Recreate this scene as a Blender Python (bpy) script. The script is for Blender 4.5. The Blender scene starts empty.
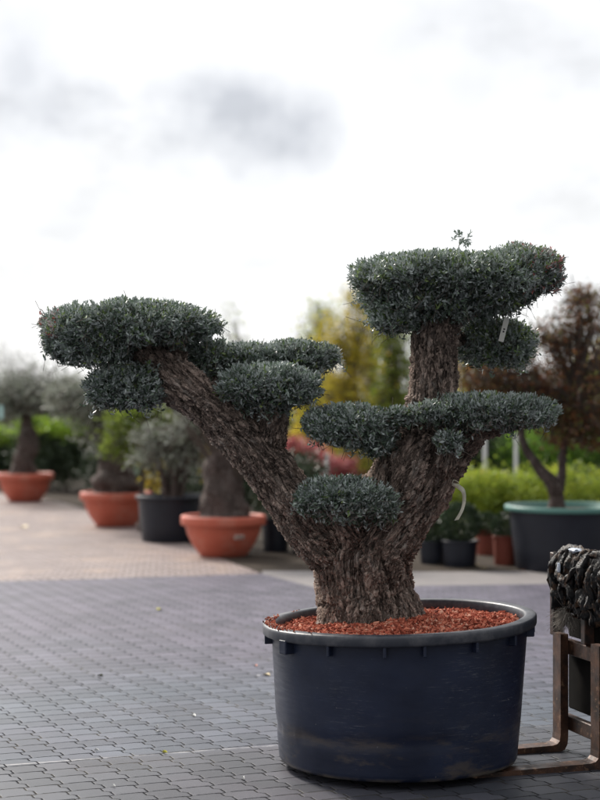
import bpy, math, random
import numpy as np
from mathutils import Vector, noise as mnoise
R = math.radians
random.seed(7)
rng = np.random.default_rng(11)
S = bpy.context.scene
C = S.collection

# ------------------------------------------------------------------ camera
FPX = 1610.0; CAMH = 1.65; HOR = 405.0
cam = bpy.data.cameras.new('camera'); camo = bpy.data.objects.new('camera', cam); C.objects.link(camo)
camo.location = (0, 0, CAMH); camo.rotation_euler = (R(90.18), 0, 0)
cam.sensor_fit = 'VERTICAL'; cam.sensor_height = 36; cam.sensor_width = 27; cam.lens = 36 * FPX / 800
cam.clip_start = .1; cam.clip_end = 900
cam.dof.use_dof = True; cam.dof.focus_distance = 7.3; cam.dof.aperture_fstop = 1.75; cam.dof.aperture_blades = 0
S.camera = camo

# ------------------------------------------------------------------ world, sun, exposure
SUN_EL, SUN_AZ = 38, -34          # azimuth clockwise from +Y: behind the scene, to the left
w = bpy.data.worlds.new('World'); S.world = w; w.use_nodes = True
nt = w.node_tree; N = nt.nodes; L = nt.links; N.clear()
def wn(t, **k):
    n = N.new(t)
    for a, b in k.items(): setattr(n, a, b)
    return n
def link_or_set(L, sock, v):
    if hasattr(v, 'is_linked') or hasattr(v, 'links'): L.new(v, sock)
    else: sock.default_value = v
def wmath(op, a, b=0.0, c=None, clamp=False):
    n = N.new('ShaderNodeMath'); n.operation = op; n.use_clamp = clamp
    link_or_set(L, n.inputs[0], a); link_or_set(L, n.inputs[1], b)
    if c is not None: link_or_set(L, n.inputs[2], c)
    return n.outputs[0]
def wvec(op, a, b):
    n = N.new('ShaderNodeVectorMath'); n.operation = op
    link_or_set(L, n.inputs[0], a); link_or_set(L, n.inputs[1], b)
    return n
tc = wn('ShaderNodeTexCoord'); D = tc.outputs['Generated']
sky = wn('ShaderNodeTexSky', sky_type='NISHITA', sun_disc=False, sun_elevation=R(SUN_EL), sun_rotation=R(SUN_AZ))
nz = wn('ShaderNodeTexNoise'); nz.inputs['Scale'].default_value = 9; nz.inputs['Detail'].default_value = 5; nz.inputs['Roughness'].default_value = .5
L.new(D, nz.inputs['Vector'])
nzc = wvec('SUBTRACT', nz.outputs['Color'], (.5, .5, .5))
nzs = wvec('MULTIPLY', nzc.outputs[0], (.20, .0, .11))
Dd = wvec('ADD', D, nzs.outputs[0]).outputs[0]
# grey cloud banks: direction, angular radii, weight
blobs = [((185, 118), (.125, .042), .62), ((285, 140), (.065, .036), .45), ((60, 85), (.10, .045), .35), ((90, 212), (.045, .022), .28),
         ((560, 60), (.10, .06), .30), ((430, 18), (.06, .03), .25), ((270, 235), (.05, .03), .18), ((10, 10), (.06, .04), .2), ((590, 190), (.07, .03), .2)]
tot = None
for (px, py), (rx, rz), wt in blobs:
    c = Vector(((px - 300) / FPX, 1, (HOR - py) / FPX)).normalized()
    d = wvec('SUBTRACT', Dd, tuple(c)).outputs[0]
    d = wvec('DIVIDE', d, (rx, .6, rz)).outputs[0]
    ln = N.new('ShaderNodeVectorMath'); ln.operation = 'LENGTH'; L.new(d, ln.inputs[0])
    mr = wn('ShaderNodeMapRange', interpolation_type='SMOOTHERSTEP')
    mr.inputs[1].default_value = 1.45; mr.inputs[2].default_value = .1; mr.inputs[3].default_value = 0; mr.inputs[4].default_value = wt
    L.new(ln.outputs['Value'], mr.inputs[0])
    tot = mr.outputs[0] if tot is None else wmath('ADD', tot, mr.outputs[0])
nz2 = wn('ShaderNodeTexNoise'); nz2.inputs['Scale'].default_value = 14; nz2.inputs['Detail'].default_value = 6; nz2.inputs['Roughness'].default_value = .55
L.new(D, nz2.inputs['Vector'])
nb = wmath('MULTIPLY_ADD', nz2.outputs['Fac'], 3.0, -.70)
tot = wmath('MULTIPLY', tot, nb, clamp=True)
# overcast brightness: brightest round the veiled sun beyond the trees, dimmer behind the viewer
sep = wn('ShaderNodeSeparateXYZ'); L.new(D, sep.inputs[0])
sd = Vector((math.sin(R(SUN_AZ)) * math.cos(R(SUN_EL)), math.cos(R(SUN_AZ)) * math.cos(R(SUN_EL)), math.sin(R(SUN_EL))))
dt = N.new('ShaderNodeVectorMath'); dt.operation = 'DOT_PRODUCT'; L.new(D, dt.inputs[0]); dt.inputs[1].default_value = tuple(sd)
br = wn('ShaderNodeMapRange', interpolation_type='SMOOTHSTEP')
br.inputs[1].default_value = -.7; br.inputs[2].default_value = .62; br.inputs[3].default_value = 4.3; br.inputs[4].default_value = 11.6
L.new(dt.outputs['Value'], br.inputs[0])
gl = wn('ShaderNodeMapRange', interpolation_type='SMOOTHSTEP')
gl.inputs[1].default_value = .86; gl.inputs[2].default_value = 1; gl.inputs[3].default_value = 0; gl.inputs[4].default_value = 26
L.new(dt.outputs['Value'], gl.inputs[0])
brs = wmath('ADD', br.outputs[0], gl.outputs[0])
nz3 = wn('ShaderNodeTexNoise'); nz3.inputs['Scale'].default_value = 2.3; nz3.inputs['Detail'].default_value = 6
L.new(D, nz3.inputs['Vector'])
bv = wmath('MULTIPLY', brs, wmath('MULTIPLY_ADD', nz3.outputs['Fac'], .45, .78))
nz4 = wn('ShaderNodeTexNoise'); nz4.inputs['Scale'].default_value = 6; nz4.inputs['Detail'].default_value = 7; nz4.inputs['Roughness'].default_value = .6
mp4 = wn('ShaderNodeMapping'); mp4.inputs['Scale'].default_value = (1, 1, 2.2); mp4.inputs['Location'].default_value = (.4, .2, .7); L.new(D, mp4.inputs[0]); L.new(mp4.outputs[0], nz4.inputs['Vector'])
veil = wn('ShaderNodeMapRange', interpolation_type='SMOOTHSTEP'); veil.inputs[1].default_value = .46; veil.inputs[2].default_value = .72; veil.inputs[3].default_value = 1; veil.inputs[4].default_value = .80
L.new(nz4.outputs['Fac'], veil.inputs[0]); bv = wmath('MULTIPLY', bv, veil.outputs[0])
bv = wmath('MULTIPLY', bv, wmath('SUBTRACT', 1.0, wmath('MULTIPLY', tot, .40)))
cc = wn('ShaderNodeMix', data_type='RGBA'); cc.inputs['A'].default_value = (.985, .99, 1.0, 1); cc.inputs['B'].default_value = (.93, .96, 1.03, 1)
L.new(tot, cc.inputs['Factor'])
cv = wvec('MULTIPLY', cc.outputs['Result'], (1, 1, 1)); sc_ = N.new('ShaderNodeVectorMath'); sc_.operation = 'SCALE'
L.new(cv.outputs[0], sc_.inputs[0]); L.new(bv, sc_.inputs['Scale'])
mx = wn('ShaderNodeMix', data_type='RGBA'); mx.inputs['Factor'].default_value = .93
L.new(sky.outputs[0], mx.inputs['A']); L.new(sc_.outputs[0], mx.inputs['B'])
bg = wn('ShaderNodeBackground'); bg.inputs['Strength'].default_value = .093; L.new(mx.outputs['Result'], bg.inputs['Color'])
wo = wn('ShaderNodeOutputWorld'); L.new(bg.outputs[0], wo.inputs[0])

sl = bpy.data.lights.new('sun', 'SUN'); sl.energy = 3.9; sl.angle = R(10); sl.color = (1, .93, .84)
so = bpy.data.objects.new('sun', sl); C.objects.link(so); so.rotation_euler = (-sd).to_track_quat('-Z', 'Y').to_euler(); so.location = sd * 30

S.view_settings.view_transform = 'Standard'; S.view_settings.look = 'None'; S.view_settings.exposure = 0.18; S.view_settings.gamma = 1
S.view_settings.use_curve_mapping = False
S.render.engine = 'CYCLES'
S.cycles.use_denoising = True
S.cycles.max_bounces = 6; S.cycles.diffuse_bounces = 3; S.cycles.glossy_bounces = 2; S.cycles.transmission_bounces = 2; S.cycles.transparent_max_bounces = 4
S.cycles.use_adaptive_sampling = True; S.cycles.adaptive_threshold = .015

# ------------------------------------------------------------------ helpers
def P(px, py, d): return np.array([(px - 300) / FPX * d, d, CAMH - (py - HOR) / FPX * d])
def G(px, d, z=0.): return np.array([(px - 300) / FPX * d, d, z])

class Mat:
    def __init__(s, name, rough=.7, spec=.3):
        m = bpy.data.materials.new(name); m.use_nodes = True
        s.m = m; s.N = m.node_tree.nodes; s.L = m.node_tree.links; s.b = s.N['Principled BSDF']
        s.b.inputs['Roughness'].default_value = rough; s.b.inputs['Specular IOR Level'].default_value = spec
    def n(s, t, **k):
        n = s.N.new(t)
        for a, b in k.items(): setattr(n, a, b)
        return n
    def math(s, op, a, b=0.0, c=None, clamp=False):
        n = s.N.new('ShaderNodeMath'); n.operation = op; n.use_clamp = clamp
        link_or_set(s.L, n.inputs[0], a); link_or_set(s.L, n.inputs[1], b)
        if c is not None: link_or_set(s.L, n.inputs[2], c)
        return n.outputs[0]
    def map(s, v, a, b, c=0., d=1., smooth=False):
        n = s.n('ShaderNodeMapRange'); 
        if smooth: n.interpolation_type = 'SMOOTHSTEP'
        for i, x in enumerate((a, b, c, d)): n.inputs[i + 1].default_value = x
        s.L.new(v, n.inputs[0]); return n.outputs[0]
    def coord(s, sc=(1, 1, 1), rot=(0, 0, 0), kind='Object', attr=None):
        if attr: src = s.n('ShaderNodeAttribute', attribute_name=attr).outputs['Vector']
        else: src = s.n('ShaderNodeTexCoord').outputs[kind]
        mp = s.n('ShaderNodeMapping'); mp.inputs['Scale'].default_value = sc; mp.inputs['Rotation'].default_value = rot
        s.L.new(src, mp.inputs[0]); return mp.outputs[0]
    def noise(s, v, scale, det=4, rough=.55, dist=0):
        n = s.n('ShaderNodeTexNoise'); n.inputs['Scale'].default_value = scale; n.inputs['Detail'].default_value = det
        n.inputs['Roughness'].default_value = rough; n.inputs['Distortion'].default_value = dist; s.L.new(v, n.inputs['Vector']); return n.outputs['Fac']
    def voro(s, v, scale, feat='F1', out='Distance', rnd=1):
        n = s.n('ShaderNodeTexVoronoi', feature=feat); n.inputs['Scale'].default_value = scale; n.inputs['Randomness'].default_value = rnd
        s.L.new(v, n.inputs['Vector']); return n.outputs[out]
    def mix(s, f, a, b, mode='MIX'):
        n = s.n('ShaderNodeMix', data_type='RGBA', blend_type=mode)
        link_or_set(s.L, n.inputs['Factor'], f)
        for k, v in (('A', a), ('B', b)):
            if isinstance(v, tuple): n.inputs[k].default_value = (*v[:3], 1)
            else: s.L.new(v, n.inputs[k])
        return n.outputs['Result']
    def ramp(s, f, stops):
        n = s.n('ShaderNodeValToRGB'); cr = n.color_ramp
        while len(cr.elements) < len(stops): cr.elements.new(.5)
        for e, (p, c) in zip(cr.elements, stops): e.position = p; e.color = (*c, 1)
        s.L.new(f, n.inputs[0]); return n.outputs[0]
    def base(s, v):
        if isinstance(v, tuple): s.b.inputs['Base Color'].default_value = (*v, 1)
        else: s.L.new(v, s.b.inputs['Base Color'])
        return s
    def rough(s, v): s.L.new(v, s.b.inputs['Roughness']); return s
    def bump(s, h, dist=.01, st=1.):
        n = s.n('ShaderNodeBump'); n.inputs['Distance'].default_value = dist; n.inputs['Strength'].default_value = st
        s.L.new(h, n.inputs['Height']); s.L.new(n.outputs[0], s.b.inputs['Normal']); return s
    def attr(s, name): return s.n('ShaderNodeAttribute', attribute_name=name).outputs['Fac']

def mesh_np(name, v, faces, mat=None, parent=None, smooth=False, attrs=None, mi=None):
    """faces: int array (n,k) or a list of such arrays"""
    me = bpy.data.meshes.new(name)
    if isinstance(faces, np.ndarray): faces = [faces]
    faces = [np.asarray(f, dtype=np.int32) for f in faces if len(f)]
    v = np.asarray(v, dtype=np.float32)
    me.vertices.add(len(v)); me.vertices.foreach_set('co', v.ravel())
    loops = np.concatenate([f.ravel() for f in faces]); tot = np.concatenate([np.full(len(f), f.shape[1], np.int32) for f in faces])
    me.loops.add(len(loops)); me.loops.foreach_set('vertex_index', loops)
    me.polygons.add(len(tot)); st = np.zeros(len(tot), np.int32); st[1:] = np.cumsum(tot)[:-1]
    me.polygons.foreach_set('loop_start', st); me.polygons.foreach_set('loop_total', tot)
    me.polygons.foreach_set('use_smooth', np.full(len(tot), bool(smooth)))
    if attrs:
        for k, a in attrs.items():
            if a.ndim == 1:
                at = me.attributes.new(k, 'FLOAT', 'POINT'); at.data.foreach_set('value', a.astype(np.float32))
            else:
                at = me.attributes.new(k, 'FLOAT_VECTOR', 'POINT'); at.data.foreach_set('vector', a.astype(np.float32).ravel())
    for m in (mat if isinstance(mat, (list, tuple)) else [mat]):
        if m: me.materials.append(m.m if isinstance(m, Mat) else m)
    if mi is not None: me.polygons.foreach_set('material_index', mi)
    me.update(calc_edges=True); me.validate()
    o = bpy.data.objects.new(name, me); C.objects.link(o)
    if parent: o.parent = parent
    return o

class MB:
    """collects pieces of one mesh"""
    def __init__(s): s.v = []; s.f = []; s.n = 0
    def add(s, v, f):
        v = np.asarray(v, float)
        for q in (f if isinstance(f, list) and len(f) and isinstance(f[0], np.ndarray) else [np.asarray(f)]): s.f.append(q + s.n)
        s.v.append(v); s.n += len(v)
    def build(s, name, mat, parent=None, smooth=False, **k):
        by = {}
        for q in s.f: by.setdefault(q.shape[1], []).append(q)
        return mesh_np(name, np.concatenate(s.v), [np.concatenate(a) for a in by.values()], mat, parent, smooth, **k)

def unit(a):
    a = np.asarray(a, float); return a / (np.linalg.norm(a, axis=-1, keepdims=True) + 1e-12)
def box(c, sz, ax=None, bev=.004):
    """box with chamfered edges; c centre, sz full size, ax 3x3 rows = local axes"""
    hx, hy, hz = [x / 2 for x in sz]; b = min(bev, hx * .45, hy * .45, hz * .45)
    vs = []
    for sx in (-1, 1):
        for sy in (-1, 1):
            for sz_ in (-1, 1):
                vs += [(sx * hx, sy * (hy - b), sz_ * (hz - b)), (sx * (hx - b), sy * hy, sz_ * (hz - b)), (sx * (hx - b), sy * (hy - b), sz_ * hz)]
    vs = np.array(vs)
    def i(sx, sy, sz_, k): return (((sx > 0) * 2 + (sy > 0)) * 2 + (sz_ > 0)) * 3 + k
    Q = []; T = []
    for s in (-1, 1):
        Q.append([i(s, -1, -1, 0), i(s, 1, -1, 0), i(s, 1, 1, 0), i(s, -1, 1, 0)][::s])
        Q.append([i(-1, s, -1, 1), i(-1, s, 1, 1), i(1, s, 1, 1), i(1, s, -1, 1)][::s])
        Q.append([i(-1, -1, s, 2), i(1, -1, s, 2), i(1, 1, s, 2), i(-1, 1, s, 2)][::s])
    for a in (-1, 1):
        for c_ in (-1, 1):
            Q.append([i(a, c_, -1, 0), i(a, c_, 1, 0), i(a, c_, 1, 1), i(a, c_, -1, 1)][::a * c_])
            Q.append([i(a, -1, c_, 0), i(a, -1, c_, 2), i(a, 1, c_, 2), i(a, 1, c_, 0)][::a * c_])
            Q.append([i(-1, a, c_, 1), i(1, a, c_, 1), i(1, a, c_, 2), i(-1, a, c_, 2)][::a * c_])
            for e in (-1, 1): T.append([i(a, c_, e, 0), i(a, c_, e, 1), i(a, c_, e, 2)][::a * c_ * e])
    if ax is not None: vs = vs @ np.asarray(ax)
    return vs + np.asarray(c), [np.array(Q), np.array(T)]
def tube(pts, rad, seg=10, cap=True, squash=None):
    pts = np.asarray(pts, float); n = len(pts); rad = np.broadcast_to(np.asarray(rad, float), (n,))
    t = unit(np.gradient(pts, axis=0)); ref = np.array([0, 1., 0]) if abs(t[0][1]) < .9 else np.array([1., 0, 0])
    u = unit(np.cross(t[0], ref)); V = []; a = np.linspace(0, 2 * math.pi, seg, endpoint=False)
    for k in range(n):
        u = unit(u - t[k] * np.dot(u, t[k])); w_ = np.cross(t[k], u)
        V.append(pts[k] + rad[k] * (np.cos(a)[:, None] * u + np.sin(a)[:, None] * w_))
    V = np.concatenate(V); i = np.arange(seg); j = (i + 1) % seg
    F = np.concatenate([np.stack([k * seg + i, k * seg + j, (k + 1) * seg + j, (k + 1) * seg + i], 1) for k in range(n - 1)])
    fs = [F]
    if cap:
        V = np.concatenate([V, [pts[0], pts[-1]]]); c0, c1 = n * seg, n * seg + 1
        fs.append(np.concatenate([np.stack([j, i, np.full(seg, c0)], 1), np.stack([(n - 1) * seg + i, (n - 1) * seg + j, np.full(seg, c1)], 1)]))
    return V, fs
def lathe(profile, seg=96, ax=1., ay=1., close=False):
    pr = np.asarray(profile, float); a = np.linspace(0, 2 * math.pi, seg, endpoint=False)
    V = np.concatenate([np.stack([r * ax * np.cos(a), r * ay * np.sin(a), np.full(seg, z)], 1) for r, z in pr])
    i = np.arange(seg); j = (i + 1) % seg; n = len(pr)
    F = [np.stack([k * seg + i, k * seg + j, (k + 1) % n * seg + j, (k + 1) % n * seg + i], 1) for k in range(n if close else n - 1)]
    return V, np.concatenate(F)
def smooth_path(pts, n=24):
    """Catmull-Rom through rows (any number of columns)"""
    p = np.asarray(pts, float); p = np.vstack([2 * p[0] - p[1], p, 2 * p[-1] - p[-2]]); out = []
    m = len(p) - 3
    for i in range(m):
        k = max(2, n // m); t = np.linspace(0, 1, k, endpoint=(i == m - 1))[:, None]
        a, b, c, d = p[i], p[i + 1], p[i + 2], p[i + 3]
        out.append(.5 * (2 * b + (c - a) * t + (2 * a - 5 * b + 4 * c - d) * t ** 2 + (3 * b - a - 3 * c + d) * t ** 3))
    return np.vstack(out)
def empty(name, loc, rz=0):
    o = bpy.data.objects.new(name, None); C.objects.link(o); o.location = [float(x) for x in loc]; o.rotation_euler = (0, 0, rz); o.empty_display_size = .1; return o
def tag(o, label=None, cat=None, group=None, kind=None):
    if label: o['label'] = label
    if cat: o['category'] = cat
    if group: o['group'] = group
    if kind: o['kind'] = kind
    return o

# leaves: position, direction, normal-ish, length, width
def leaf_arrays(pos, d, ln, wd, fold=.25, curl=.0, hexa=True):
    n = len(pos); d = unit(d); r = rng.normal(size=(n, 3)); r[:, 2] += .6
    side = unit(np.cross(d, r)); up = np.cross(side, d)
    ln = np.broadcast_to(ln, (n,))[:, None]; wd = np.broadcast_to(wd, (n,))[:, None]
    h = wd / 2
    if hexa:
        b = pos; t = pos + d * ln + up * ln * curl
        m1 = pos + d * ln * .32; m2 = pos + d * ln * .68 + up * ln * curl * .4
        V = np.stack([b, m1 + side * h + up * h * fold, m2 + side * h * .85 + up * h * fold, t, m2 - side * h * .85 + up * h * fold, m1 - side * h + up * h * fold], 1)
        i = np.arange(n)[:, None] * 6
        F = np.concatenate([i + np.array([[0, 1, 2, 3]]), i + np.array([[0, 3, 4, 5]])])
        k = 6
    else:
        m = pos + d * ln * .45
        V = np.stack([pos, m + side * h, pos + d * ln, m - side * h], 1)
        F = np.arange(n)[:, None] * 4 + np.array([[0, 1, 2, 3]]); k = 4
    return V.reshape(-1, 3), F, k

def shoots(p, d, L_, nl, leaf, width, var=None, ang=(.6, 1.1), hexa=True, droop=0):
    """p,d (n,3) start and direction; returns verts, faces, per-vertex variation"""
    n = len(p); d = unit(d); q = unit(np.cross(d, rng.normal(size=(n, 3)))); q2 = np.cross(d, q)
    L_ = np.broadcast_to(L_, (n,)); PP = []; DD = []; SS = []; VV = []
    if var is None: var = rng.random(n)
    ph0 = rng.random(n) * 6.28
    for k in range(nl):
        f = (k // 2 * 2 + 1.0) / nl + (0 if k % 2 else .03)
        ph = ph0 + (k // 2) * 1.57 + (k % 2) * math.pi + rng.normal(size=n) * .35
        an = rng.uniform(ang[0], ang[1], n) * (1 - .45 * f)
        rad = np.cos(ph)[:, None] * q + np.sin(ph)[:, None] * q2
        PP.append(p + d * (L_ * f)[:, None]); DD.append(d * np.cos(an)[:, None] + rad * np.sin(an)[:, None] + np.array([0, 0, -droop]))
        SS.append(rng.uniform(.75, 1.15, n) * (1 - .3 * f)); VV.append(np.where(var > .85, var, np.clip(var * .72 + rng.random(n) * .34 - .02, 0, .84)))
    PP = np.concatenate(PP); DD = np.concatenate(DD); SS = np.concatenate(SS); VV = np.concatenate(VV)
    V, F, k = leaf_arrays(PP, DD, leaf * SS, width * SS, hexa=hexa, curl=.08)
    return V, F, np.repeat(VV, k)
def stems(p, d, L_, r=.0015):
    """thin 3-sided stems"""
    n = len(p); d = unit(d); q = unit(np.cross(d, rng.normal(size=(n, 3)))); q2 = np.cross(d, q); L_ = np.broadcast_to(L_, (n,))[:, None]
    rr = np.broadcast_to(r, (n,))[:, None]
    ring = [q, -.5 * q + .87 * q2, -.5 * q - .87 * q2]
    V = np.stack([p + x * rr for x in ring] + [p + d * L_ + x * rr * .5 for x in ring], 1).reshape(-1, 3)
    i = np.arange(n)[:, None] * 6
    F = np.concatenate([i + np.array([[0, 1, 4, 3]]), i + np.array([[1, 2, 5, 4]]), i + np.array([[2, 0, 3, 5]])])
    return V, F

# ------------------------------------------------------------------ materials
def leaf_mat(name, stops, back=None, rough=.5, trans=.18, spec=.35):
    m = Mat(name, rough, spec)
    col = m.ramp(m.attr('var'), stops)
    if back:
        g = m.n('ShaderNodeNewGeometry').outputs['Backfacing']; col = m.mix(m.math('MULTIPLY', g, .8), col, back)
    m.base(col)
    tr = m.n('ShaderNodeBsdfTranslucent'); m.L.new(col, tr.inputs[0])
    mxs = m.n('ShaderNodeMixShader'); mxs.inputs[0].default_value = trans
    m.L.new(m.b.outputs[0], mxs.inputs[1]); m.L.new(tr.outputs[0], mxs.inputs[2])
    m.L.new(mxs.outputs[0], m.N['Material Output'].inputs[0])
    return m
M = {}
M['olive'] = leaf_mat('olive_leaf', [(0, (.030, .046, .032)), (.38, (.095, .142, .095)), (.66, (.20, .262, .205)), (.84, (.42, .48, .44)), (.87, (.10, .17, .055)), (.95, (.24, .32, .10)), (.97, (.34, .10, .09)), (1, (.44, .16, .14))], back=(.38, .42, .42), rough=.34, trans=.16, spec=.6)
M['olive_bg'] = leaf_mat('olive_leaf_far', [(0, (.07, .09, .06)), (.5, (.20, .23, .17)), (1, (.42, .45, .36))], back=(.36, .38, .35), trans=.3)
M['laurel'] = leaf_mat('laurel_leaf', [(0, (.025, .05, .016)), (.5, (.13, .25, .04)), (.8, (.32, .50, .06)), (1, (.54, .70, .10))], rough=.4, trans=.45)
M['dark'] = leaf_mat('dark_leaf', [(0, (.018, .032, .016)), (.6, (.04, .065, .03)), (1, (.09, .12, .06))], rough=.45, trans=.12)
M['yellow'] = leaf_mat('autumn_leaf', [(0, (.17, .18, .04)), (.35, (.38, .35, .05)), (.7, (.66, .52, .06)), (1, (.72, .52, .06))], rough=.5, trans=.62)
M['ygreen'] = leaf_mat('yellow_green_leaf', [(0, (.07, .11, .025)), (.5, (.30, .39, .055)), (.85, (.50, .54, .07)), (1, (.72, .66, .12))], rough=.5, trans=.45)
M['maroon'] = leaf_mat('maroon_leaf', [(0, (.028, .020, .014)), (.40, (.16, .058, .032)), (.55, (.09, .10, .035)), (.74, (.34, .12, .05)), (.84, (.20, .22, .06)), (.93, (.24, .26, .07)), (1, (.60, .14, .05))], rough=.4, trans=.4)
M['red'] = leaf_mat('red_leaf', [(0, (.16, .05, .05)), (.5, (.42, .11, .12)), (1, (.62, .30, .28))], rough=.5, trans=.35)
M['box'] = leaf_mat('box_leaf', [(0, (.012, .024, .012)), (.6, (.028, .055, .024)), (1, (.08, .12, .045))], rough=.4, trans=.12)

m = Mat('twig_bark', .85, .2); m.base(m.mix(m.noise(m.coord(), 60), (.05, .04, .032), (.16, .13, .11))); M['twig'] = m

def bark(name, dark, light, disp, far=False):
    m = Mat(name, .8, .3)
    v = m.coord(attr='bk') if not far else m.coord(sc=(1, 1, .35))
    wob = m.n('ShaderNodeTexNoise'); wob.inputs['Scale'].default_value = 9 ; wob.inputs['Detail'].default_value = 3; m.L.new(v, wob.inputs['Vector'])
    ws = m.n('ShaderNodeVectorMath', operation='SCALE'); ws.inputs['Scale'].default_value = .05; m.L.new(wob.outputs['Color'], ws.inputs[0])
    va = m.n('ShaderNodeVectorMath', operation='ADD'); m.L.new(v, va.inputs[0]); m.L.new(ws.outputs[0], va.inputs[1]); v2 = va.outputs[0]
    e1 = m.map(m.voro(v2, 78, 'DISTANCE_TO_EDGE'), 0, .20, smooth=True)
    e2 = m.map(m.voro(v2, 130, 'DISTANCE_TO_EDGE'), 0, .22, smooth=True)
    n1 = m.noise(v2, 42, 6, .68, .4); fb = m.noise(v, 150, 5, .75); big = m.noise(v, 14, 4, .6)
    rid = m.map(m.math('ABSOLUTE', m.math('SUBTRACT', n1, .5)), 0, .085, smooth=True)      # deep wandering fissures
    cellc = m.n('ShaderNodeTexVoronoi'); cellc.inputs['Scale'].default_value = 78; m.L.new(v2, cellc.inputs['Vector'])
    sp = m.n('ShaderNodeSeparateColor'); m.L.new(cellc.outputs['Color'], sp.inputs[0])
    h = m.math('MULTIPLY', rid, m.math('MULTIPLY_ADD', e1, .45, .55))
    h = m.math('MULTIPLY_ADD', m.math('MULTIPLY', sp.outputs[2], e1), .45, m.math('MULTIPLY', h, .8))
    h = m.math('MULTIPLY_ADD', e2, .15, h)
    h = m.math('MULTIPLY_ADD', fb, .40, h)
    h = m.math('MULTIPLY_ADD', big, .8, h)
    tone = m.math('MULTIPLY_ADD', fb, 1.1, m.math('MULTIPLY_ADD', big, .6, m.math('MULTIPLY_ADD', rid, .32, m.math('MULTIPLY', sp.outputs[0], .30))))
    col = m.mix(m.map(tone, .85, 1.55), dark, light)
    flake = m.math('MULTIPLY', m.map(sp.outputs[1], .72, .9), m.map(m.noise(v, 60, 4, .7), .45, .62)); col = m.mix(m.math('MULTIPLY', flake, .65), col, (.52, .46, .42))
    m.base(col)
    if disp:
        dn = m.n('ShaderNodeDisplacement'); dn.inputs['Scale'].default_value = disp; dn.inputs['Midlevel'].default_value = 1.0
        m.L.new(h, dn.inputs['Height']); m.L.new(dn.outputs[0], m.N['Material Output'].inputs['Displacement'])
        m.m.displacement_method = 'BOTH'
    else: m.bump(h, .02)
    return m
M['bark'] = bark('olive_bark', (.030, .022, .018), (.46, .355, .30), .016)
M['bark_far'] = bark('old_bark', (.06, .042, .036), (.24, .185, .165), 0, True)

# navy plastic of the big tub
m = Mat('navy_plastic', .45, .5)
v = m.coord(); vh = m.coord(sc=(1.2, 1.2, 9)); sepn = m.n('ShaderNodeSeparateXYZ'); m.L.new(m.n('ShaderNodeTexCoord').outputs['Object'], sepn.inputs[0]); zz = sepn.outputs[2]
scr = m.map(m.noise(vh, 9, 6, .8), .56, .72); scr2 = m.map(m.noise(m.coord(sc=(2, 2, 60)), 5, 3, .8), .62, .70)
blot = m.map(m.noise(v, 3.2, 5, .6), .35, .7)
col = m.mix(blot, (.006, .010, .027), (.014, .022, .052))
area = m.map(m.noise(v, 2.1, 4, .6), .46, .62); scr = m.math('MULTIPLY', scr, area); scr2 = m.math('MULTIPLY', scr2, area)
col = m.mix(m.math('MULTIPLY', scr, .6), col, (.10, .11, .14))
col = m.mix(m.math('MULTIPLY', scr2, .7), col, (.20, .20, .22))
low = m.map(zz, .30, .0)
dirt = m.math('MULTIPLY', m.map(m.noise(m.coord(sc=(1, 1, 2.6)), 5.5, 6, .65), .53, .66), low)
band = m.math('MULTIPLY', m.map(m.math('ABSOLUTE', m.math('SUBTRACT', zz, .165)), .05, .0), m.map(m.noise(m.coord(sc=(1, 1, 4)), 4, 5, .7), .45, .62))
dirt = m.math('MAXIMUM', dirt, m.math('MULTIPLY', band, .8))
col = m.mix(m.math('MULTIPLY', dirt, .55), col, (.11, .085, .06))
chips = m.map(m.noise(v, 55, 2, .5), .76, .80); col = m.mix(m.math('MULTIPLY', chips, .6), col, (.32, .31, .30))
foot = m.math('MULTIPLY', m.map(zz, .022, .0), m.map(m.noise(v, 6, 3), .42, .6)); col = m.mix(foot, col, (.26, .22, .17))
m.base(col); m.rough(m.math('MULTIPLY_ADD', m.noise(vh, 6, 5), .35, .28)); m.bump(m.math('MULTIPLY_ADD', m.noise(v, 2.2, 2), 5.0, m.math('MULTIPLY_ADD', scr, -.15, m.math('MULTIPLY', m.noise(v, 70, 3), .05))), .006, .6)
M['tub'] = m
m = Mat('rim_plastic', .42, .5); v = m.coord()
m.base(m.mix(m.map(m.noise(v, 9, 6, .7), .45, .75), (.030, .034, .046), (.11, .11, .12))); m.rough(m.math('MULTIPLY_ADD', m.noise(v, 20, 4), .35, .25)); m.bump(m.noise(v, 30, 4), .002, .4); M['rim'] = m

m = Mat('lava_mulch', .9, .15); m.base(m.ramp(m.attr('var'), [(0, (.12, .028, .018)), (.5, (.42, .105, .065)), (.85, (.60, .22, .14)), (1, (.66, .40, .30))])); m.bump(m.noise(m.coord(), 300, 3), .002); M['lava'] = m
m = Mat('soil', .95, .1); m.base(m.mix(m.noise(m.coord(), 40, 5), (.05, .02, .015), (.20, .06, .04))); m.bump(m.noise(m.coord(), 80, 5), .02); M['soil'] = m
m = Mat('terracotta', .55, .4); v = m.coord(kind='Object'); m.base(m.mix(m.noise(v, 5, 5), (.40, .085, .050), (.54, .145, .090))); m.base(m.mix(m.math('MULTIPLY', m.map(m.noise(v, 3.5, 6, .7), .52, .72), .35), m.mix(m.noise(v, 5, 5), (.42, .085, .050), (.56, .145, .090)), (.55, .36, .29))); m.bump(m.noise(v, 60, 3), .003); M['terra'] = m
m = Mat('dull_terracotta', .7, .3); m.base(m.mix(m.noise(m.coord(), 5, 5), (.16, .035, .025), (.25, .07, .045))); M['terra2'] = m
m = Mat('black_plastic', .5, .4); v = m.coord(); m.base(m.mix(m.noise(v, 6, 5), (.005, .006, .012), (.018, .021, .032))); m.bump(m.noise(v, 5, 3), .01, .5); M['black'] = m
m = Mat('green_rim', .45, .4); m.base((.09, .21, .18)); M['greenrim'] = m
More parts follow.
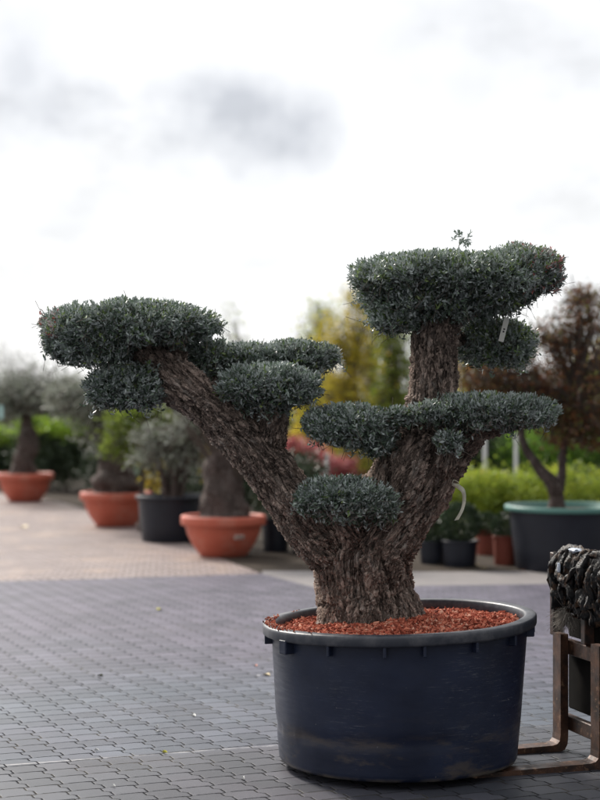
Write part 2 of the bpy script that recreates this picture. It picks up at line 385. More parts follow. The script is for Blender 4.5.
m = Mat('label_plastic', .35, .4); m.base(m.mix(m.noise(m.coord(), 30, 3), (.72, .72, .66), (.85, .85, .80))); tr_ = m.n('ShaderNodeBsdfTranslucent'); tr_.inputs[0].default_value = (.95, .95, .92, 1); ms_ = m.n('ShaderNodeMixShader'); ms_.inputs[0].default_value = .72; m.L.new(m.b.outputs[0], ms_.inputs[1]); m.L.new(tr_.outputs[0], ms_.inputs[2]); m.L.new(ms_.outputs[0], m.N['Material Output'].inputs[0]); M['label'] = m
m = Mat('pale_blue_label', .4, .4); m.base((.42, .66, .64)); M['labelblue'] = m
m = Mat('ribbon_film', .4, .4); m.base(m.mix(m.noise(m.coord(), 40, 3), (.66, .66, .55), (.80, .80, .70))); tr_ = m.n('ShaderNodeBsdfTranslucent'); tr_.inputs[0].default_value = (.95, .95, .88, 1); ms_ = m.n('ShaderNodeMixShader'); ms_.inputs[0].default_value = .72; m.L.new(m.b.outputs[0], ms_.inputs[1]); m.L.new(tr_.outputs[0], ms_.inputs[2]); m.L.new(ms_.outputs[0], m.N['Material Output'].inputs[0]); M['ribbon'] = m

# steel of the forks: worn, brown
m = Mat('worn_steel', .5, .5); v = m.coord()
rs = m.map(m.noise(v, 9, 6, .7), .4, .65); col = m.mix(rs, (.030, .018, .014), (.13, .062, .036)); col = m.mix(m.map(m.noise(v, 26, 5, .7), .58, .72), col, (.34, .20, .12))
m.base(col); m.rough(m.map(m.noise(v, 12, 4), .3, .7, .35, .7)); m.b.inputs['Metallic'].default_value = .35; m.bump(m.noise(v, 60, 4), .002, .5); M['steel'] = m
m = Mat('dark_steel', .55, .4); v = m.coord(); m.base(m.mix(m.map(m.noise(v, 10, 5, .7), .45, .65), (.014, .011, .010), (.075, .034, .022))); m.bump(m.noise(v, 50, 4), .002, .5); M['dsteel'] = m
m = Mat('forklift_paint', .45, .4); v = m.coord(); m.base(m.mix(m.noise(v, 6, 5), (.03, .03, .032), (.06, .055, .05))); M['paint'] = m
m = Mat('tyre_rubber', .92, .08); m.base(m.mix(m.noise(m.coord(), 12, 4), (.006, .006, .006), (.020, .018, .016))); M['rubber'] = m
m = Mat('black_film', .28, .6); v = m.coord(); dm = m.map(m.noise(v, 22, 6, .75), .52, .66)
m.base(m.mix(m.math('MULTIPLY', dm, .7), (.004, .004, .005), (.13, .075, .045))); m.b.inputs['Specular IOR Level'].default_value = .28; m.rough(m.math('MULTIPLY_ADD', dm, .3, .52)); m.bump(m.noise(m.coord(sc=(3, 1, .6)), 40, 3, .5), .010, 1); M['film'] = m
m = Mat('blue_film', .3, .5); m.base(m.mix(m.noise(m.coord(), 30, 3), (.40, .50, .66), (.66, .70, .76))); M['bluefilm'] = m
m = Mat('frayed_fibre', .8, .2); m.base(m.mix(m.noise(m.coord(), 60, 3), (.16, .14, .12), (.42, .39, .35))); M['fibre'] = m

# ------------------------------------------------------------------ the ground
TH = R(16.3); TP = R(23)
E1 = np.array([math.cos(TH), math.sin(TH), 0]); E2 = np.array([-math.sin(TH), math.cos(TH), 0]); E3 = np.array([0, 0, 1.])
def paving_mat(name, cu, cv, c0, c1, jointc, stepw, jw, tint=None):
    """interlocking blocks: straight bed joints, stepped cross joints"""
    m = Mat(name, .55, .4)
    v = m.coord(rot=(0, 0, -TP))
    s = m.n('ShaderNodeSeparateXYZ'); m.L.new(v, s.inputs[0]); x, y = s.outputs[0], s.outputs[1]
    wv = m.noise(v, .35, 2); x = m.math('MULTIPLY_ADD', wv, .03, x); y = m.math('MULTIPLY_ADD', m.noise(v, .3, 2), .03, y)
    yc = m.math('DIVIDE', y, cv); fy = m.math('FRACT', yc); iy = m.math('FLOOR', yc)
    stp = m.map(fy, .42, .58, 0, 1)                               # Z-shaped step half way through each block
    xs = m.math('MULTIPLY_ADD', stp, stepw, x)
    xs = m.math('MULTIPLY_ADD', m.math('MULTIPLY', iy, 1.0), -stepw * .0, xs)
    xs = m.math('ADD', xs, m.math('MULTIPLY', m.math('MODULO', m.math('ABSOLUTE', iy), 2.), 0.0 if tint is None else cu * .5))
    xc = m.math('DIVIDE', xs, cu); fx = m.math('FRACT', xc); ix = m.math('FLOOR', xc)
    # bed joints carry a small tooth as well
    dx = m.math('MULTIPLY', m.math('MINIMUM', fx, m.math('SUBTRACT', 1., fx)), cu)
    tooth = m.map(m.math('ABSOLUTE', m.math('SUBTRACT', fx, .5)), .30, .44, 0, stepw * .35)
    yy = m.math('ADD', y, tooth); fy2 = m.math('FRACT', m.math('DIVIDE', yy, cv))
    dy = m.math('MULTIPLY', m.math('MINIMUM', fy2, m.math('SUBTRACT', 1., fy2)), cv)
    dist = m.math('MINIMUM', dx, dy)
    dist = m.math('ADD', dist, m.math('MULTIPLY', m.math('SUBTRACT', m.noise(v, 38, 4, .7), .5), jw * 2.2))
    h = m.map(dist, jw * .4, jw * 2.0, smooth=True)
    cid = m.n('ShaderNodeCombineXYZ'); m.L.new(ix, cid.inputs[0]); m.L.new(iy, cid.inputs[1])
    wnz = m.n('ShaderNodeTexWhiteNoise', noise_dimensions='2D'); m.L.new(cid.outputs[0], wnz.inputs['Vector'])
    po_y = m.n('ShaderNodeSeparateXYZ'); m.L.new(m.n('ShaderNodeTexCoord').outputs['Object'], po_y.inputs[0]); po_y = po_y.outputs[1]
    fine = m.noise(v, 170, 4, .85); stain = m.noise(v, .55, 5, .6); st2 = m.noise(v, 2.5, 5, .65)
    t = m.math('MULTIPLY_ADD', fine, .9, m.math('MULTIPLY_ADD', wnz.outputs['Value'], .34, m.math('MULTIPLY', st2, .55)))
    col = m.mix(m.map(t, .55, 1.25), c0, c1)
    if tint is None: col = m.mix(m.math('MAXIMUM', m.math('MULTIPLY', m.map(stain, .45, .66), .5), m.map(m.math('MULTIPLY_ADD', stain, 4.5, po_y), 11.0, 13.4)), col, m.mix(1., col, (1.34, 1.02, 1.08), 'MULTIPLY'))
    if tint is None:
        # a pale scraped line across the blocks, near side browner, darkened further as a painted vignette
        po = m.n('ShaderNodeSeparateXYZ'); m.L.new(m.n('ShaderNodeTexCoord').outputs['Object'], po.inputs[0])
        a_ = math.atan2(7.80 - 7.36, 1.274); nx, ny = -math.sin(a_), math.cos(a_); c_ = nx * -1.371 + ny * 7.36
        ld = m.math('SUBTRACT', m.math('ADD', m.math('MULTIPLY', po.outputs[0], nx), m.math('MULTIPLY', po.outputs[1], ny)), c_)
        ld = m.math('MULTIPLY_ADD', m.math('SUBTRACT', m.noise(v, 6, 3), .5), .03, ld)
        col = m.mix(m.math('MULTIPLY', m.map(ld, .06, -.06), .75), col, m.mix(1.0, col, (.66, .56, .52), 'MULTIPLY'))
        ln_ = m.math('MULTIPLY', m.map(m.math('ABSOLUTE', ld), .014, .003), m.map(m.noise(v, 9, 5, .7), .40, .60)); col = m.mix(m.math('MULTIPLY', ln_, .55), col, (.50, .48, .48))
    # efflorescence specks and droppings
    spk = m.map(m.noise(v, 11, 2, .4), .80, .83); col = m.mix(m.math('MULTIPLY', spk, .6), col, (.5, .5, .5))
    col = m.mix(m.math('SUBTRACT', 1., h), col, m.mix(m.map(m.noise(v, 1.3, 5, .7), .5, .68), jointc, tuple(min(1, c * 4.5) for c in (jointc[0] * 1.1, jointc[1], jointc[2] * .7))))
    m.base(col)
    m.rough(m.map(m.math('MULTIPLY_ADD', stain, .5, m.math('MULTIPLY', fine, .5)), .3, .7, .42, .70))
    m.L.new(m.math('MULTIPLY', h, .32), m.b.inputs['Specular IOR Level'])
    m.bump(m.math('MULTIPLY_ADD', fine, .12, m.math('MULTIPLY_ADD', wnz.outputs['Value'], .35, h)), .005, .7)
    return m
M['pave'] = paving_mat('grey_interlocking_paving', .150, .140, (.024, .032, .046), (.104, .122, .155), (.020, .020, .023), .024, .0034)
M['pave2'] = paving_mat('beige_small_paving', .20, .10, (.23, .185, .175), (.39, .325, .31), (.09, .07, .068), .0, .011, tint=1)
m = Mat('asphalt', .8, .3); v = m.coord(); m.base(m.mix(m.noise(v, 60, 5), (.06, .06, .065), (.16, .16, .165))); m.bump(m.noise(v, 150, 3), .005); M['asph'] = m
m = Mat('concrete', .7, .3); v = m.coord(); m.base(m.mix(m.noise(v, 4, 6, .65), (.13, .12, .12), (.26, .24, .235))); m.bump(m.noise(v, 80, 4), .003); M['conc'] = m
m = Mat('shaded_earth', .95, .1); v = m.coord(); m.base(m.mix(m.noise(v, 3, 6, .65), (.022, .018, .014), (.085, .068, .055))); m.bump(m.noise(v, 25, 5), .02); M['shaded_earth'] = m  # earth colour darkened to paint in the shadow under the plants

def sheet(name, pts, z, mat, label=None):
    v = np.array([[p[0], p[1], z] for p in pts]); me = bpy.data.meshes.new(name); me.from_pydata([tuple(map(float, p)) for p in v], [], [tuple(range(len(v)))]); me.materials.append(mat.m)
    o = bpy.data.objects.new(name, me); C.objects.link(o); o['kind'] = 'structure'
    if label: o['label'] = label
    return o
def gp(px, py):  # ground point under a pixel
    d = FPX * CAMH / (py - HOR); return ((px - 300) / FPX * d, d)
sheet('ground', [(-300, -60), (300, -60), (300, 600), (-300, 600)], 0, M['shaded_earth'])
b0 = np.array(gp(-40, 583)); b1 = np.array(gp(262, 574)); b2 = np.array(gp(330, 592)); b3 = np.array(gp(420, 586)); b4 = np.array(gp(640, 583))
c1 = np.array(gp(196, 557)); cr = np.array(gp(700, 573))
sheet('near_paving', [(-14, -8), (14, -8), (14, b4[1]), tuple(b4), tuple(b3), tuple(b2), tuple(b1), tuple(b0), (-14, b0[1] - .6)], .004, M['pave'])
sheet('far_paving', [tuple(b0), tuple(b1 + [0, .0]), tuple(gp(225, 560)), tuple(gp(150, 528)), tuple(gp(60, 502)), tuple(gp(-30, 489)), (-14, 31), (-14, b0[1] - .6)], .0041, M['pave2'])
sheet('concrete_strip', [tuple(b1), tuple(b2), tuple(b3), tuple(b4), (9, b4[1]), (9, 16.2), tuple(gp(420, 572)), tuple(gp(262, 571))], .0042, M['conc'])
sheet('shaded_dirt_strip', [tuple(gp(225, 560)), tuple(b1), tuple(gp(262, 571)), tuple(gp(420, 572)), (9, 16.2), (9, 19), tuple(gp(290, 546)), tuple(gp(215, 549))], .006, M['shaded_earth'])  # dirt below the pots and shrubs, their shade painted into its dark colour

# ------------------------------------------------------------------ the big tub
TC = np.array([.450, 7.375, .037]); RA, RB = .63, .59
tub = empty('planter_tub', TC, TH)
tag(tub, 'large scuffed navy plastic tub holding the big cloud-pruned olive, resting on the forks', 'planter')
SEG = 160
prof = [(0, 0), (.80, 0), (.855, .004), (.868, .018), (.873, .05), (.895, .2), (.915, .4), (.930, .55), (.935, .60)]
def warp_tub(V, k=1.):
    a = np.arctan2(V[:, 1], V[:, 0]); r = np.hypot(V[:, 0], V[:, 1])
    z = V[:, 2]; f = 1 + .006 * np.sin(3 * a + 1 + z * 3) + .004 * np.sin(7 * a + z * 5) - .010 * np.exp(-((z - .17) / .03) ** 2) * (np.sin(a * 2.5 + .6) > -.2)
    V = V.copy(); V[:, 0] *= f; V[:, 1] *= f
    t = np.clip(z / .62, 0, 1)
    V[:, 2] += t * V[:, 0] * .038 + .004 * t * np.sin(2 * a + .4)
    return V
pr = np.array(prof); zi = np.linspace(0, 1, 1)
fine = [pr[0], pr[1], pr[2], pr[3]] + [np.array([np.interp(z, pr[3:, 1], pr[3:, 0]), z]) for z in np.linspace(.02, .60, 40)[1:]] + [np.array([.935, .625])]
V, F = lathe(fine, SEG, RA, RB); 
o = mesh_np('body', warp_tub(V), F, M['tub'], tub, True)
# rim: flange with rolled lip, inner wall
rp = [(.945, .600), (.985, .596), (.996, .599), (1.0, .606), (1.0, .632), (.997, .640), (.988, .645), (.93, .647), (.915, .645), (.907, .638), (.903, .62), (.895, .50), (.915, .50), (.925, .585)]
V, F = lathe(rp, SEG, RA, RB, True); mesh_np('rim', warp_tub(V), F, M['rim'], tub, True)
for k, a in enumerate([198, 222, 246, 262, 285, 308, 333, 350, 20, 50, 80, 110, 140, 170]):
    a = R(a); c_ = np.array([RA * .955 * math.cos(a), RB * .955 * math.sin(a), .575]); n_ = unit([math.cos(a) / RA, math.sin(a) / RB, 0]); t_ = np.array([-n_[1], n_[0], 0])
    big = k in (0, 7)
    v_, f_ = box(c_ + n_ * (.005 if big else -.005), (.05 if big else .05, .05 if big else .014, .065 if big else .05), np.array([n_, t_, [0, 0, 1]]), .004)
    mb = MB(); mb.add(warp_tub(v_), f_); mb.build('lug', M['tub'], tub)

# mulch inside
def tub_local(p): # world -> nothing, helper for placing on the tub's tilt
    return p
mz = .585
a = np.linspace(0, 2 * math.pi, 96, endpoint=False); rings = [0, .3, .5, .65, .8, .898]
V = np.concatenate([[[RA * r * math.cos(t), RB * r * math.sin(t), mz + .03 * (1 - r) + .006 * math.sin(5 * t + r * 9)] for t in a] for r in rings])
i = np.arange(96); j = (i + 1) % 96
F = np.concatenate([np.stack([k * 96 + i, k * 96 + j, (k + 1) * 96 + j, (k + 1) * 96 + i], 1) for k in range(5)])
n = 9000
r = np.sqrt(rng.random(n)) * .893; t = rng.random(n) * 2 * math.pi
cx, cy = RA * r * np.cos(t), RB * r * np.sin(t); cz = mz + .03 * (1 - r) + .008 + rng.random(n) * .010 + .008 * np.sin(cx * 14) * np.cos(cy * 17)
# spill on the flange at the left end
ns = 150; r2 = rng.uniform(.91, .99, ns); t2 = R(180) + rng.normal(size=ns) * .28 - .1
cx = np.append(cx, RA * r2 * np.cos(t2)); cy = np.append(cy, RB * r2 * np.sin(t2)); cz = np.append(cz, np.full(ns, .650)); n += ns
octa = np.array([[1, 0, 0], [-1, 0, 0], [0, 1, 0], [0, -1, 0], [0, 0, 1], [0, 0, -1.]]); of = np.array([[0, 2, 4], [2, 1, 4], [1, 3, 4], [3, 0, 4], [2, 0, 5], [1, 2, 5], [3, 1, 5], [0, 3, 5]])
q = unit(rng.normal(size=(n, 3))); q1 = unit(np.cross(q, rng.normal(size=(n, 3)))); q2 = np.cross(q, q1); sz = rng.uniform(.004, .0105, (n, 3)); sz[-ns:] *= .6; sz[:900] *= 1.7
PV = np.einsum('kj,njc->nkc', octa, np.stack([q * sz[:, :1] * 1.4, q1 * sz[:, 1:2], q2 * sz[:, 2:]], 1)) + np.stack([cx, cy, cz], 1)[:, None]
PV += rng.normal(size=PV.shape) * .0015
nb_ = len(V); Vall = np.concatenate([V, PV.reshape(-1, 3)]); Vall = warp_tub(Vall)
Fp = (np.arange(n)[:, None, None] * 6 + of[None] + nb_).reshape(-1, 3)
var = np.concatenate([np.full(nb_, .3), np.repeat(rng.random(n), 6)])
o = mesh_np('red_lava_mulch', Vall, [F, Fp], M['lava'], None, False, {'var': var}); o.location = TC; o.rotation_euler = (0, 0, TH)
tag(o, 'red-brown lava gravel mulch filling the navy tub around the trunk', 'mulch', kind='stuff')

# ------------------------------------------------------------------ the olive tree
DT = 7.58; K = DT / FPX
def tp(px, py, r, dy=0):  # px -> world at tree depth; radius px -> m
    d = DT + dy; p = P(px, py, d); return [p[0], p[1], p[2], r * K]
chains = {
 'trunk': [(372, 660, 50, .02), (371, 628, 50, 0), (369, 606, 46, 0), (364, 575, 45, 0), (366, 548, 45, 0), (384, 522, 43, 0), (405, 495, 40, 0), (421, 465, 40, 0), (429, 440, 37, .02), (432, 415, 29, .02), (431, 388, 22.5, .02), (432, 358, 21, .02), (434, 335, 22, .02), (438, 318, 20, .02)],
 'root_l': [(352, 600, 16, -.05), (338, 615, 18, -.07), (332, 645, 18, -.09)],
 'root_r': [(392, 590, 18, -.05), (402, 612, 18, -.10), (410, 645, 20, -.12)],
 'root_m': [(366, 590, 18, -.10), (362, 612, 20, -.14), (358, 645, 22, -.17)],
 'left': [(368, 558, 40, 0), (338, 540, 35, -.01), (310, 520, 30, -.02), (286, 492, 26, -.02), (266, 465, 25.5, -.02), (243, 437, 25, -.02), (216, 413, 22.5, -.02), (190, 391, 22, -.02), (168, 374, 21, 0), (150, 358, 17, 0), (135, 345, 10, 0)],
 'left_end_b': [(168, 374, 15, 0), (145, 385, 9, -.04), (120, 388, 5, -.06)],
 'left_end_c': [(172, 368, 14, 0), (175, 345, 9, .04), (180, 325, 5, .06)],
 'up_left': [(262, 458, 19, -.02), (270, 430, 16.5, -.04), (272, 408, 14, -.06), (268, 392, 9, -.08)],
 'up_left_b': [(270, 415, 10, -.04), (285, 390, 8, .06), (300, 365, 6, .14)],
 'up_left_c': [(225, 408, 10, .0), (222, 385, 8, .08), (215, 365, 5, .14)],
 'right': [(436, 462, 27, -.02), (458, 440, 21, -.03), (480, 427, 13, -.05), (512, 424, 7, -.06), (540, 418, 4, -.06)],
 'pad3': [(412, 452, 16, -.05), (388, 440, 10, -.10), (358, 434, 6, -.14), (330, 430, 4, -.14)],
 'pad5': [(355, 545, 16, -.12), (345, 525, 11, -.2), (330, 510, 7, -.22)],
 'burl': [(384, 500, 16, -.07), (386, 478, 17, -.08), (392, 462, 12, -.06)],
 'knot': [(446, 468, 11, -.16), (450, 452, 9, -.18), (450, 444, 5, -.2)],
 'top_a': [(438, 325, 16, .02), (412, 308, 9, -.04), (385, 300, 5, -.08)],
 'top_b': [(438, 325, 16, .02), (445, 300, 9, .06), (450, 275, 5, .08)],
 'top_c': [(440, 322, 15, .02), (475, 305, 9, -.02), (515, 290, 5, -.04)],
 'top_d': [(440, 330, 12, .05), (462, 340, 6, .16), (490, 348, 4, .22)],
}
sk = []; mb = MB(); off = 0
for ci, (nm, ch) in enumerate(chains.items()):
    pth = smooth_path([tp(*c) for c in ch], 5 * len(ch)); pth[:, 3] = np.maximum(pth[:, 3], .008)
    v_, f_ = tube(pth[:, :3], pth[:, 3], 20); mb.add(v_, f_)
    s = np.concatenate([[0], np.cumsum(np.linalg.norm(np.diff(pth[:, :3], axis=0), axis=1))])
    t = unit(np.gradient(pth[:, :3], axis=0)); u = unit(np.cross(t[0], [0, 1., 0.02])); U = []
    for k in range(len(t)): u = unit(u - t[k] * np.dot(u, t[k])); U.append(u)
    for k in range(len(t)): sk.append((*pth[k], s[k] + ci * 7.3, *t[k], *U[k]))
sk = np.array(sk)
raw = mb.build('trunk', None); 
rm = raw.modifiers.new('remesh', 'REMESH'); rm.mode = 'VOXEL'; rm.voxel_size = .0062
sm_ = raw.modifiers.new('smooth', 'SMOOTH'); sm_.iterations = 10; sm_.factor = .5
dg = bpy.context.evaluated_depsgraph_get(); ev = raw.evaluated_get(dg); me = bpy.data.meshes.new_from_object(ev)
bpy.data.objects.remove(raw)
nv = len(me.vertices); co = np.empty(nv * 3, np.float32); me.vertices.foreach_get('co', co); co = co.reshape(-1, 3).astype(float)
no = np.empty(nv * 3, np.float32); me.vertices.foreach_get('normal', no); no = no.reshape(-1, 3)
best = np.full(nv, 1e9); bi = np.zeros(nv, int)
for k, q in enumerate(sk):
    dd = np.linalg.norm(co - q[:3], axis=1) / q[3]; mk = dd < best; best[mk] = dd[mk]; bi[mk] = k
q = sk[bi]; dv = co - q[:, :3]; T_ = q[:, 5:8]; U_ = q[:, 8:11]; W_ = np.cross(T_, U_)
al = (dv * T_).sum(1); bu = (dv * U_).sum(1); bw = (dv * W_).sum(1)
sl_ = q[:, 4] + al
bk = np.stack([bu, bw, sl_ * .30], 1)
# twisted flutes and swellings, cut into the form itself
ang = np.arctan2(bw, bu) + sl_ * 1.3
fl = np.empty(nv); lump = np.empty(nv)
for k in range(nv):
    a_ = ang[k]; s_ = sl_[k]
    fl[k] = mnoise.noise((math.cos(a_) * 1.9, math.sin(a_) * 1.9, s_ * 1.7)) + .5 * mnoise.noise((math.cos(a_) * 4.2, math.sin(a_) * 4.2, s_ * 3.))
    c3 = co[k]; lump[k] = mnoise.noise((c3[0] * 9, c3[1] * 9, c3[2] * 8)) + .6 * mnoise.noise((c3[0] * 22, c3[1] * 22, c3[2] * 14))
rr_ = np.clip(q[:, 3] / .2, .15, 1)
co = co + no * ((fl * .040 + lump * .018) * rr_)[:, None]
me.vertices.foreach_set('co', co.astype(np.float32).ravel())
at = me.attributes.new('bk', 'FLOAT_VECTOR', 'POINT'); at.data.foreach_set('vector', bk.astype(np.float32).ravel())
me.materials.clear(); me.materials.append(M['bark'].m); me.polygons.foreach_set('use_smooth', np.ones(len(me.polygons), bool)); me.update()
TB = P(371, 628, DT)
olive = empty('olive_tree', TB)
tag(olive, 'big gnarled cloud-pruned olive with clipped foliage pads, growing in the navy tub', 'tree')
me.name = 'trunk'; to = bpy.data.objects.new('trunk', me); C.objects.link(to); to.parent = olive; to.location = [-x for x in TB]

def superell(a_dir, c, r, e):
    """point on the superellipsoid in direction a_dir, and its outward normal"""
    x = a_dir / r; rad = np.hypot(x[:, 0], x[:, 1]); s = (rad ** e + np.abs(x[:, 2]) ** e) ** (-1 / e)
    p = a_dir * s[:, None]; xr = p / r; rr = np.hypot(xr[:, 0], xr[:, 1]) + 1e-9
    n = np.stack([rr ** (e - 1) * xr[:, 0] / rr / r[0], rr ** (e - 1) * xr[:, 1] / rr / r[1], np.sign(xr[:, 2]) * np.abs(xr[:, 2]) ** (e - 1) / r[2]], 1)
    return p + c, unit(n)
def inside(p, c, r, e, k=.93):
    x = (p - c) / (r * k); return (np.hypot(x[:, 0], x[:, 1]) ** e + np.abs(x[:, 2]) ** e) < 1
def pad(blobs, attach, green=.05, reds=None, parent=olive, e=2.6, dens=1.12):
    """blobs: (px,py,half w px,half h px,dy m,depth half m); attach: (px,py,dy)"""
    PP = []; DD = []; VR = []; LL = []
    bl = []
    for (px, py, hw, hh, dy, dz) in blobs:
        d = DT + dy; k = d / FPX; bl.append((P(px, py, d), np.array([hw * k, dz, hh * k])))
    for bi_, (c, r) in enumerate(bl):
        area = 4 * math.pi * ((r[0] * r[1]) ** 1.6 + (r[0] * r[2]) ** 1.6 + (r[1] * r[2]) ** 1.6) ** (1 / 1.6) / 3 ** (1 / 1.6)
        for lay, (s0, s1, dn) in enumerate([(.98, 1.05, 1150), (.86, .98, 1100), (.6, .86, 850)]):
            n = int(area * dn * dens * 1.25); u = unit(rng.normal(size=(n, 3)) * (r * np.array([1, 1, 1.3])))
            p, nn = superell(u, c * 0, r, e)
            keep = (nn[:, 2] > -.55) | (rng.random(n) < .45); p, nn = p[keep], nn[keep]; n = len(p)
            # clumpy outline
            pn = np.array([mnoise.noise(Vector(x * 9)) + .6 * mnoise.noise(Vector(x * 21 + 5)) + .95 * mnoise.noise(Vector(x * 4.5 + 9)) for x in (p + c)])
            p = p * (rng.uniform(s0, s1, n) + pn * .125)[:, None] + c
            L_ = rng.uniform(.055, .10, n) * (1 if lay else rng.choice([1, 1, 1, 1.35], n))
            dd = unit(nn * 1.0 + np.array([0, 0, .45]) + rng.normal(size=(n, 3)) * .55)
            p = p - dd * L_[:, None] * .85
            ok = np.ones(n, bool)
            for bj, (c2, r2) in enumerate(bl):
                if bj != bi_: ok &= ~inside(p, c2, r2, e, .80)
            PP.append(p[ok]); DD.append(dd[ok]); LL.append(L_[ok])
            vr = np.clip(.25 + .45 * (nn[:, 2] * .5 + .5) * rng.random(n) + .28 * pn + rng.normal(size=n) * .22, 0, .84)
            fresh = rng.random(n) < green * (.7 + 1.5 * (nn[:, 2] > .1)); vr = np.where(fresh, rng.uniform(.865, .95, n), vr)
            if reds is not None:
                x0, x1 = reds; xp = (p[:, 0] / p[:, 1]) * FPX + 300; pr_ = np.clip((xp - x0) / (x1 - x0), 0, 1) * .75 * (nn[:, 2] > -.9) * (lay == 0)
                vr = np.where(rng.random(n) < pr_, rng.uniform(.965, 1, n), vr)
            VR.append(vr[ok])
    p = np.concatenate(PP); dd = np.concatenate(DD); vr = np.concatenate(VR); LL = np.concatenate(LL)
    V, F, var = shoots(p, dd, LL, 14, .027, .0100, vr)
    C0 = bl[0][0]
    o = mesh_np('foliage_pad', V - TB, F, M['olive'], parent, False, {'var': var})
    # twigs: forked branchlets from the attachment out to the shoots
    mb = MB(); A = P(attach[0], attach[1], DT + attach[2])
    for c, r in bl:
        nb = max(5, int(26 * r[0] / .4)); 
        for k in range(nb):
            u = unit(rng.normal(size=3)) * rng.random() ** .4 * .82; u[2] = -abs(u[2]) * .7 + .15; tgt = c + u * r
            mid = A * .45 + tgt * .55 + rng.normal(size=3) * .02 - np.array([0, 0, .015])
            pt = smooth_path([A + rng.normal(size=3) * .01, mid, tgt], 8); v_, f_ = tube(pt, np.linspace(.0075, .0022, len(pt)), 6); mb.add(v_, f_)
            for kk in range(4):
                t2 = tgt + unit(rng.normal(size=3)) * np.array([.05, .05, .03]); pt = np.array([mid * .3 + tgt * .7, (tgt + t2) / 2, t2]); v_, f_ = tube(pt, np.array([.003, .002, .0012]), 4); mb.add(v_, f_)
    st = rng.choice(len(p), len(p) // 2, replace=False); v_, f_ = stems(p[st] - dd[st] * .04, dd[st], LL[st] + .04, .0013); mb.add(v_, f_)
    mb.v = [x - TB for x in mb.v]
    mb.build('twigs', M['twig'], o)
    return o
pads = [
 ([(132, 325, 80, 22, 0, .31), (95, 337, 52, 27, -.02, .24)], (150, 355, 0), .12, (62, 40)),
 ([(125, 388, 40, 20, -.05, .15), (146, 378, 24, 20, 0, .14)], (150, 375, -.03), .04, None),
 ([(214, 360, 30, 17, .16, .14), (296, 357, 46, 15, .17, .17), (250, 358, 35, 13, .17, .14)], (272, 395, .08), .12, None),
 ([(271, 386, 50, 20, -.10, .19), (262, 402, 30, 14, -.06, .12)], (270, 405, -.06), .04, None),
 ([(350, 425, 43, 18, -.16, .19), (376, 440, 18, 14, -.14, .10), (397, 417, 13, 8, -.18, .08)], (385, 438, -.12), .04, None),
 ([(484, 412, 67, 16, -.08, .25), (430, 413, 26, 8, -.20, .10)], (480, 428, -.06), .06, None),
 ([(449, 441, 13, 9, -.27, .06)], (450, 446, -.18), .03, None),
 ([(343, 499, 48, 20, -.27, .17), (372, 508, 25, 14, -.26, .10)], (345, 522, -.2), .04, None),
 ([(452, 280, 94, 26, 0, .37), (520, 272, 44, 23, 0, .24), (488, 292, 46, 22, 0, .24), (428, 298, 60, 24, 0, .26), (396, 318, 24, 13, -.04, .15)], (438, 315, .02), .20, (520, 575)),
 ([(494, 343, 40, 22, .24, .19)], (470, 340, .14), .3, None),
]
for (bl, at_, dn, rd) in pads: pad(bl, at_, dn, rd)
# a tall sprig above the top pad
mb = MB(); b0_ = P(462, 262, DT + .2); t0_ = P(463, 237, DT + .24); pt = smooth_path([b0_, P(458, 250, DT + .22), t0_], 8); mb.add(*tube(pt, np.linspace(.004, .0015, len(pt)), 5))
p = np.concatenate([pt[3:], t0_ + rng.normal(size=(7, 3)) * [.03, .03, .012]]); dd = unit(rng.normal(size=(len(p), 3)) + [.3, 0, .3])
V, F, var = shoots(p, dd, .04, 8, .03, .011, rng.random(len(p)) * .6)
ob = mesh_np('foliage', V - TB, F, M['olive'], olive, False, {'var': var}); mb.v = [x - TB for x in mb.v]; mb.build('stem', M['twig'], ob)

# white tape tied to the trunk's right side
rb = MB(); path = smooth_path([P(453, 484, DT - .12), P(459, 487, DT - .13), P(463.5, 492, DT - .14), P(464, 502, DT - .12), P(461.5, 511, DT - .14), P(456.5, 520, DT - .14)], 30)
def ribbon(path, w, side0, side1):
    n = len(path); t = np.linspace(0, 1, n)[:, None]; sd_ = unit(side0 * (1 - t) + side1 * t); w = np.broadcast_to(w, (n,))[:, None]
    nn = unit(np.cross(sd_, np.gradient(path, axis=0))) * .0008
    V = np.concatenate([path + sd_ * w / 2 + nn, path - sd_ * w / 2 + nn, path - sd_ * w / 2 - nn, path + sd_ * w / 2 - nn]); i = np.arange(n - 1)
    F = np.concatenate([np.stack([a * n + i, b * n + i, b * n + i + 1, a * n + i + 1], 1) for a, b in ((0, 1), (1, 2), (2, 3), (3, 0))]); return V, F
rb.add(*ribbon(path, np.interp(np.linspace(0, 1, len(path)), [0, .15, .4, 1], [.010, .022, .024, .022]), np.array([.2, .3, 1.]), np.array([1., .35, .2])))
o = rb.build('ribbon', M['ribbon'], None, True); tag(o, 'white plastic ribbon tied round the right-hand trunk, its end hanging loose', 'ribbon')
kn = MB(); lp = smooth_path([P(452, 484, DT - .10), P(454, 480, DT - .14), P(459, 483, DT - .15), P(457, 487, DT - .14), P(452, 485, DT - .12)], 20); kn.add(*ribbon(lp, .012, np.array([0, 1., .3]), np.array([0, 1., .3])))
kn.build('knot', M['ribbon'], o)
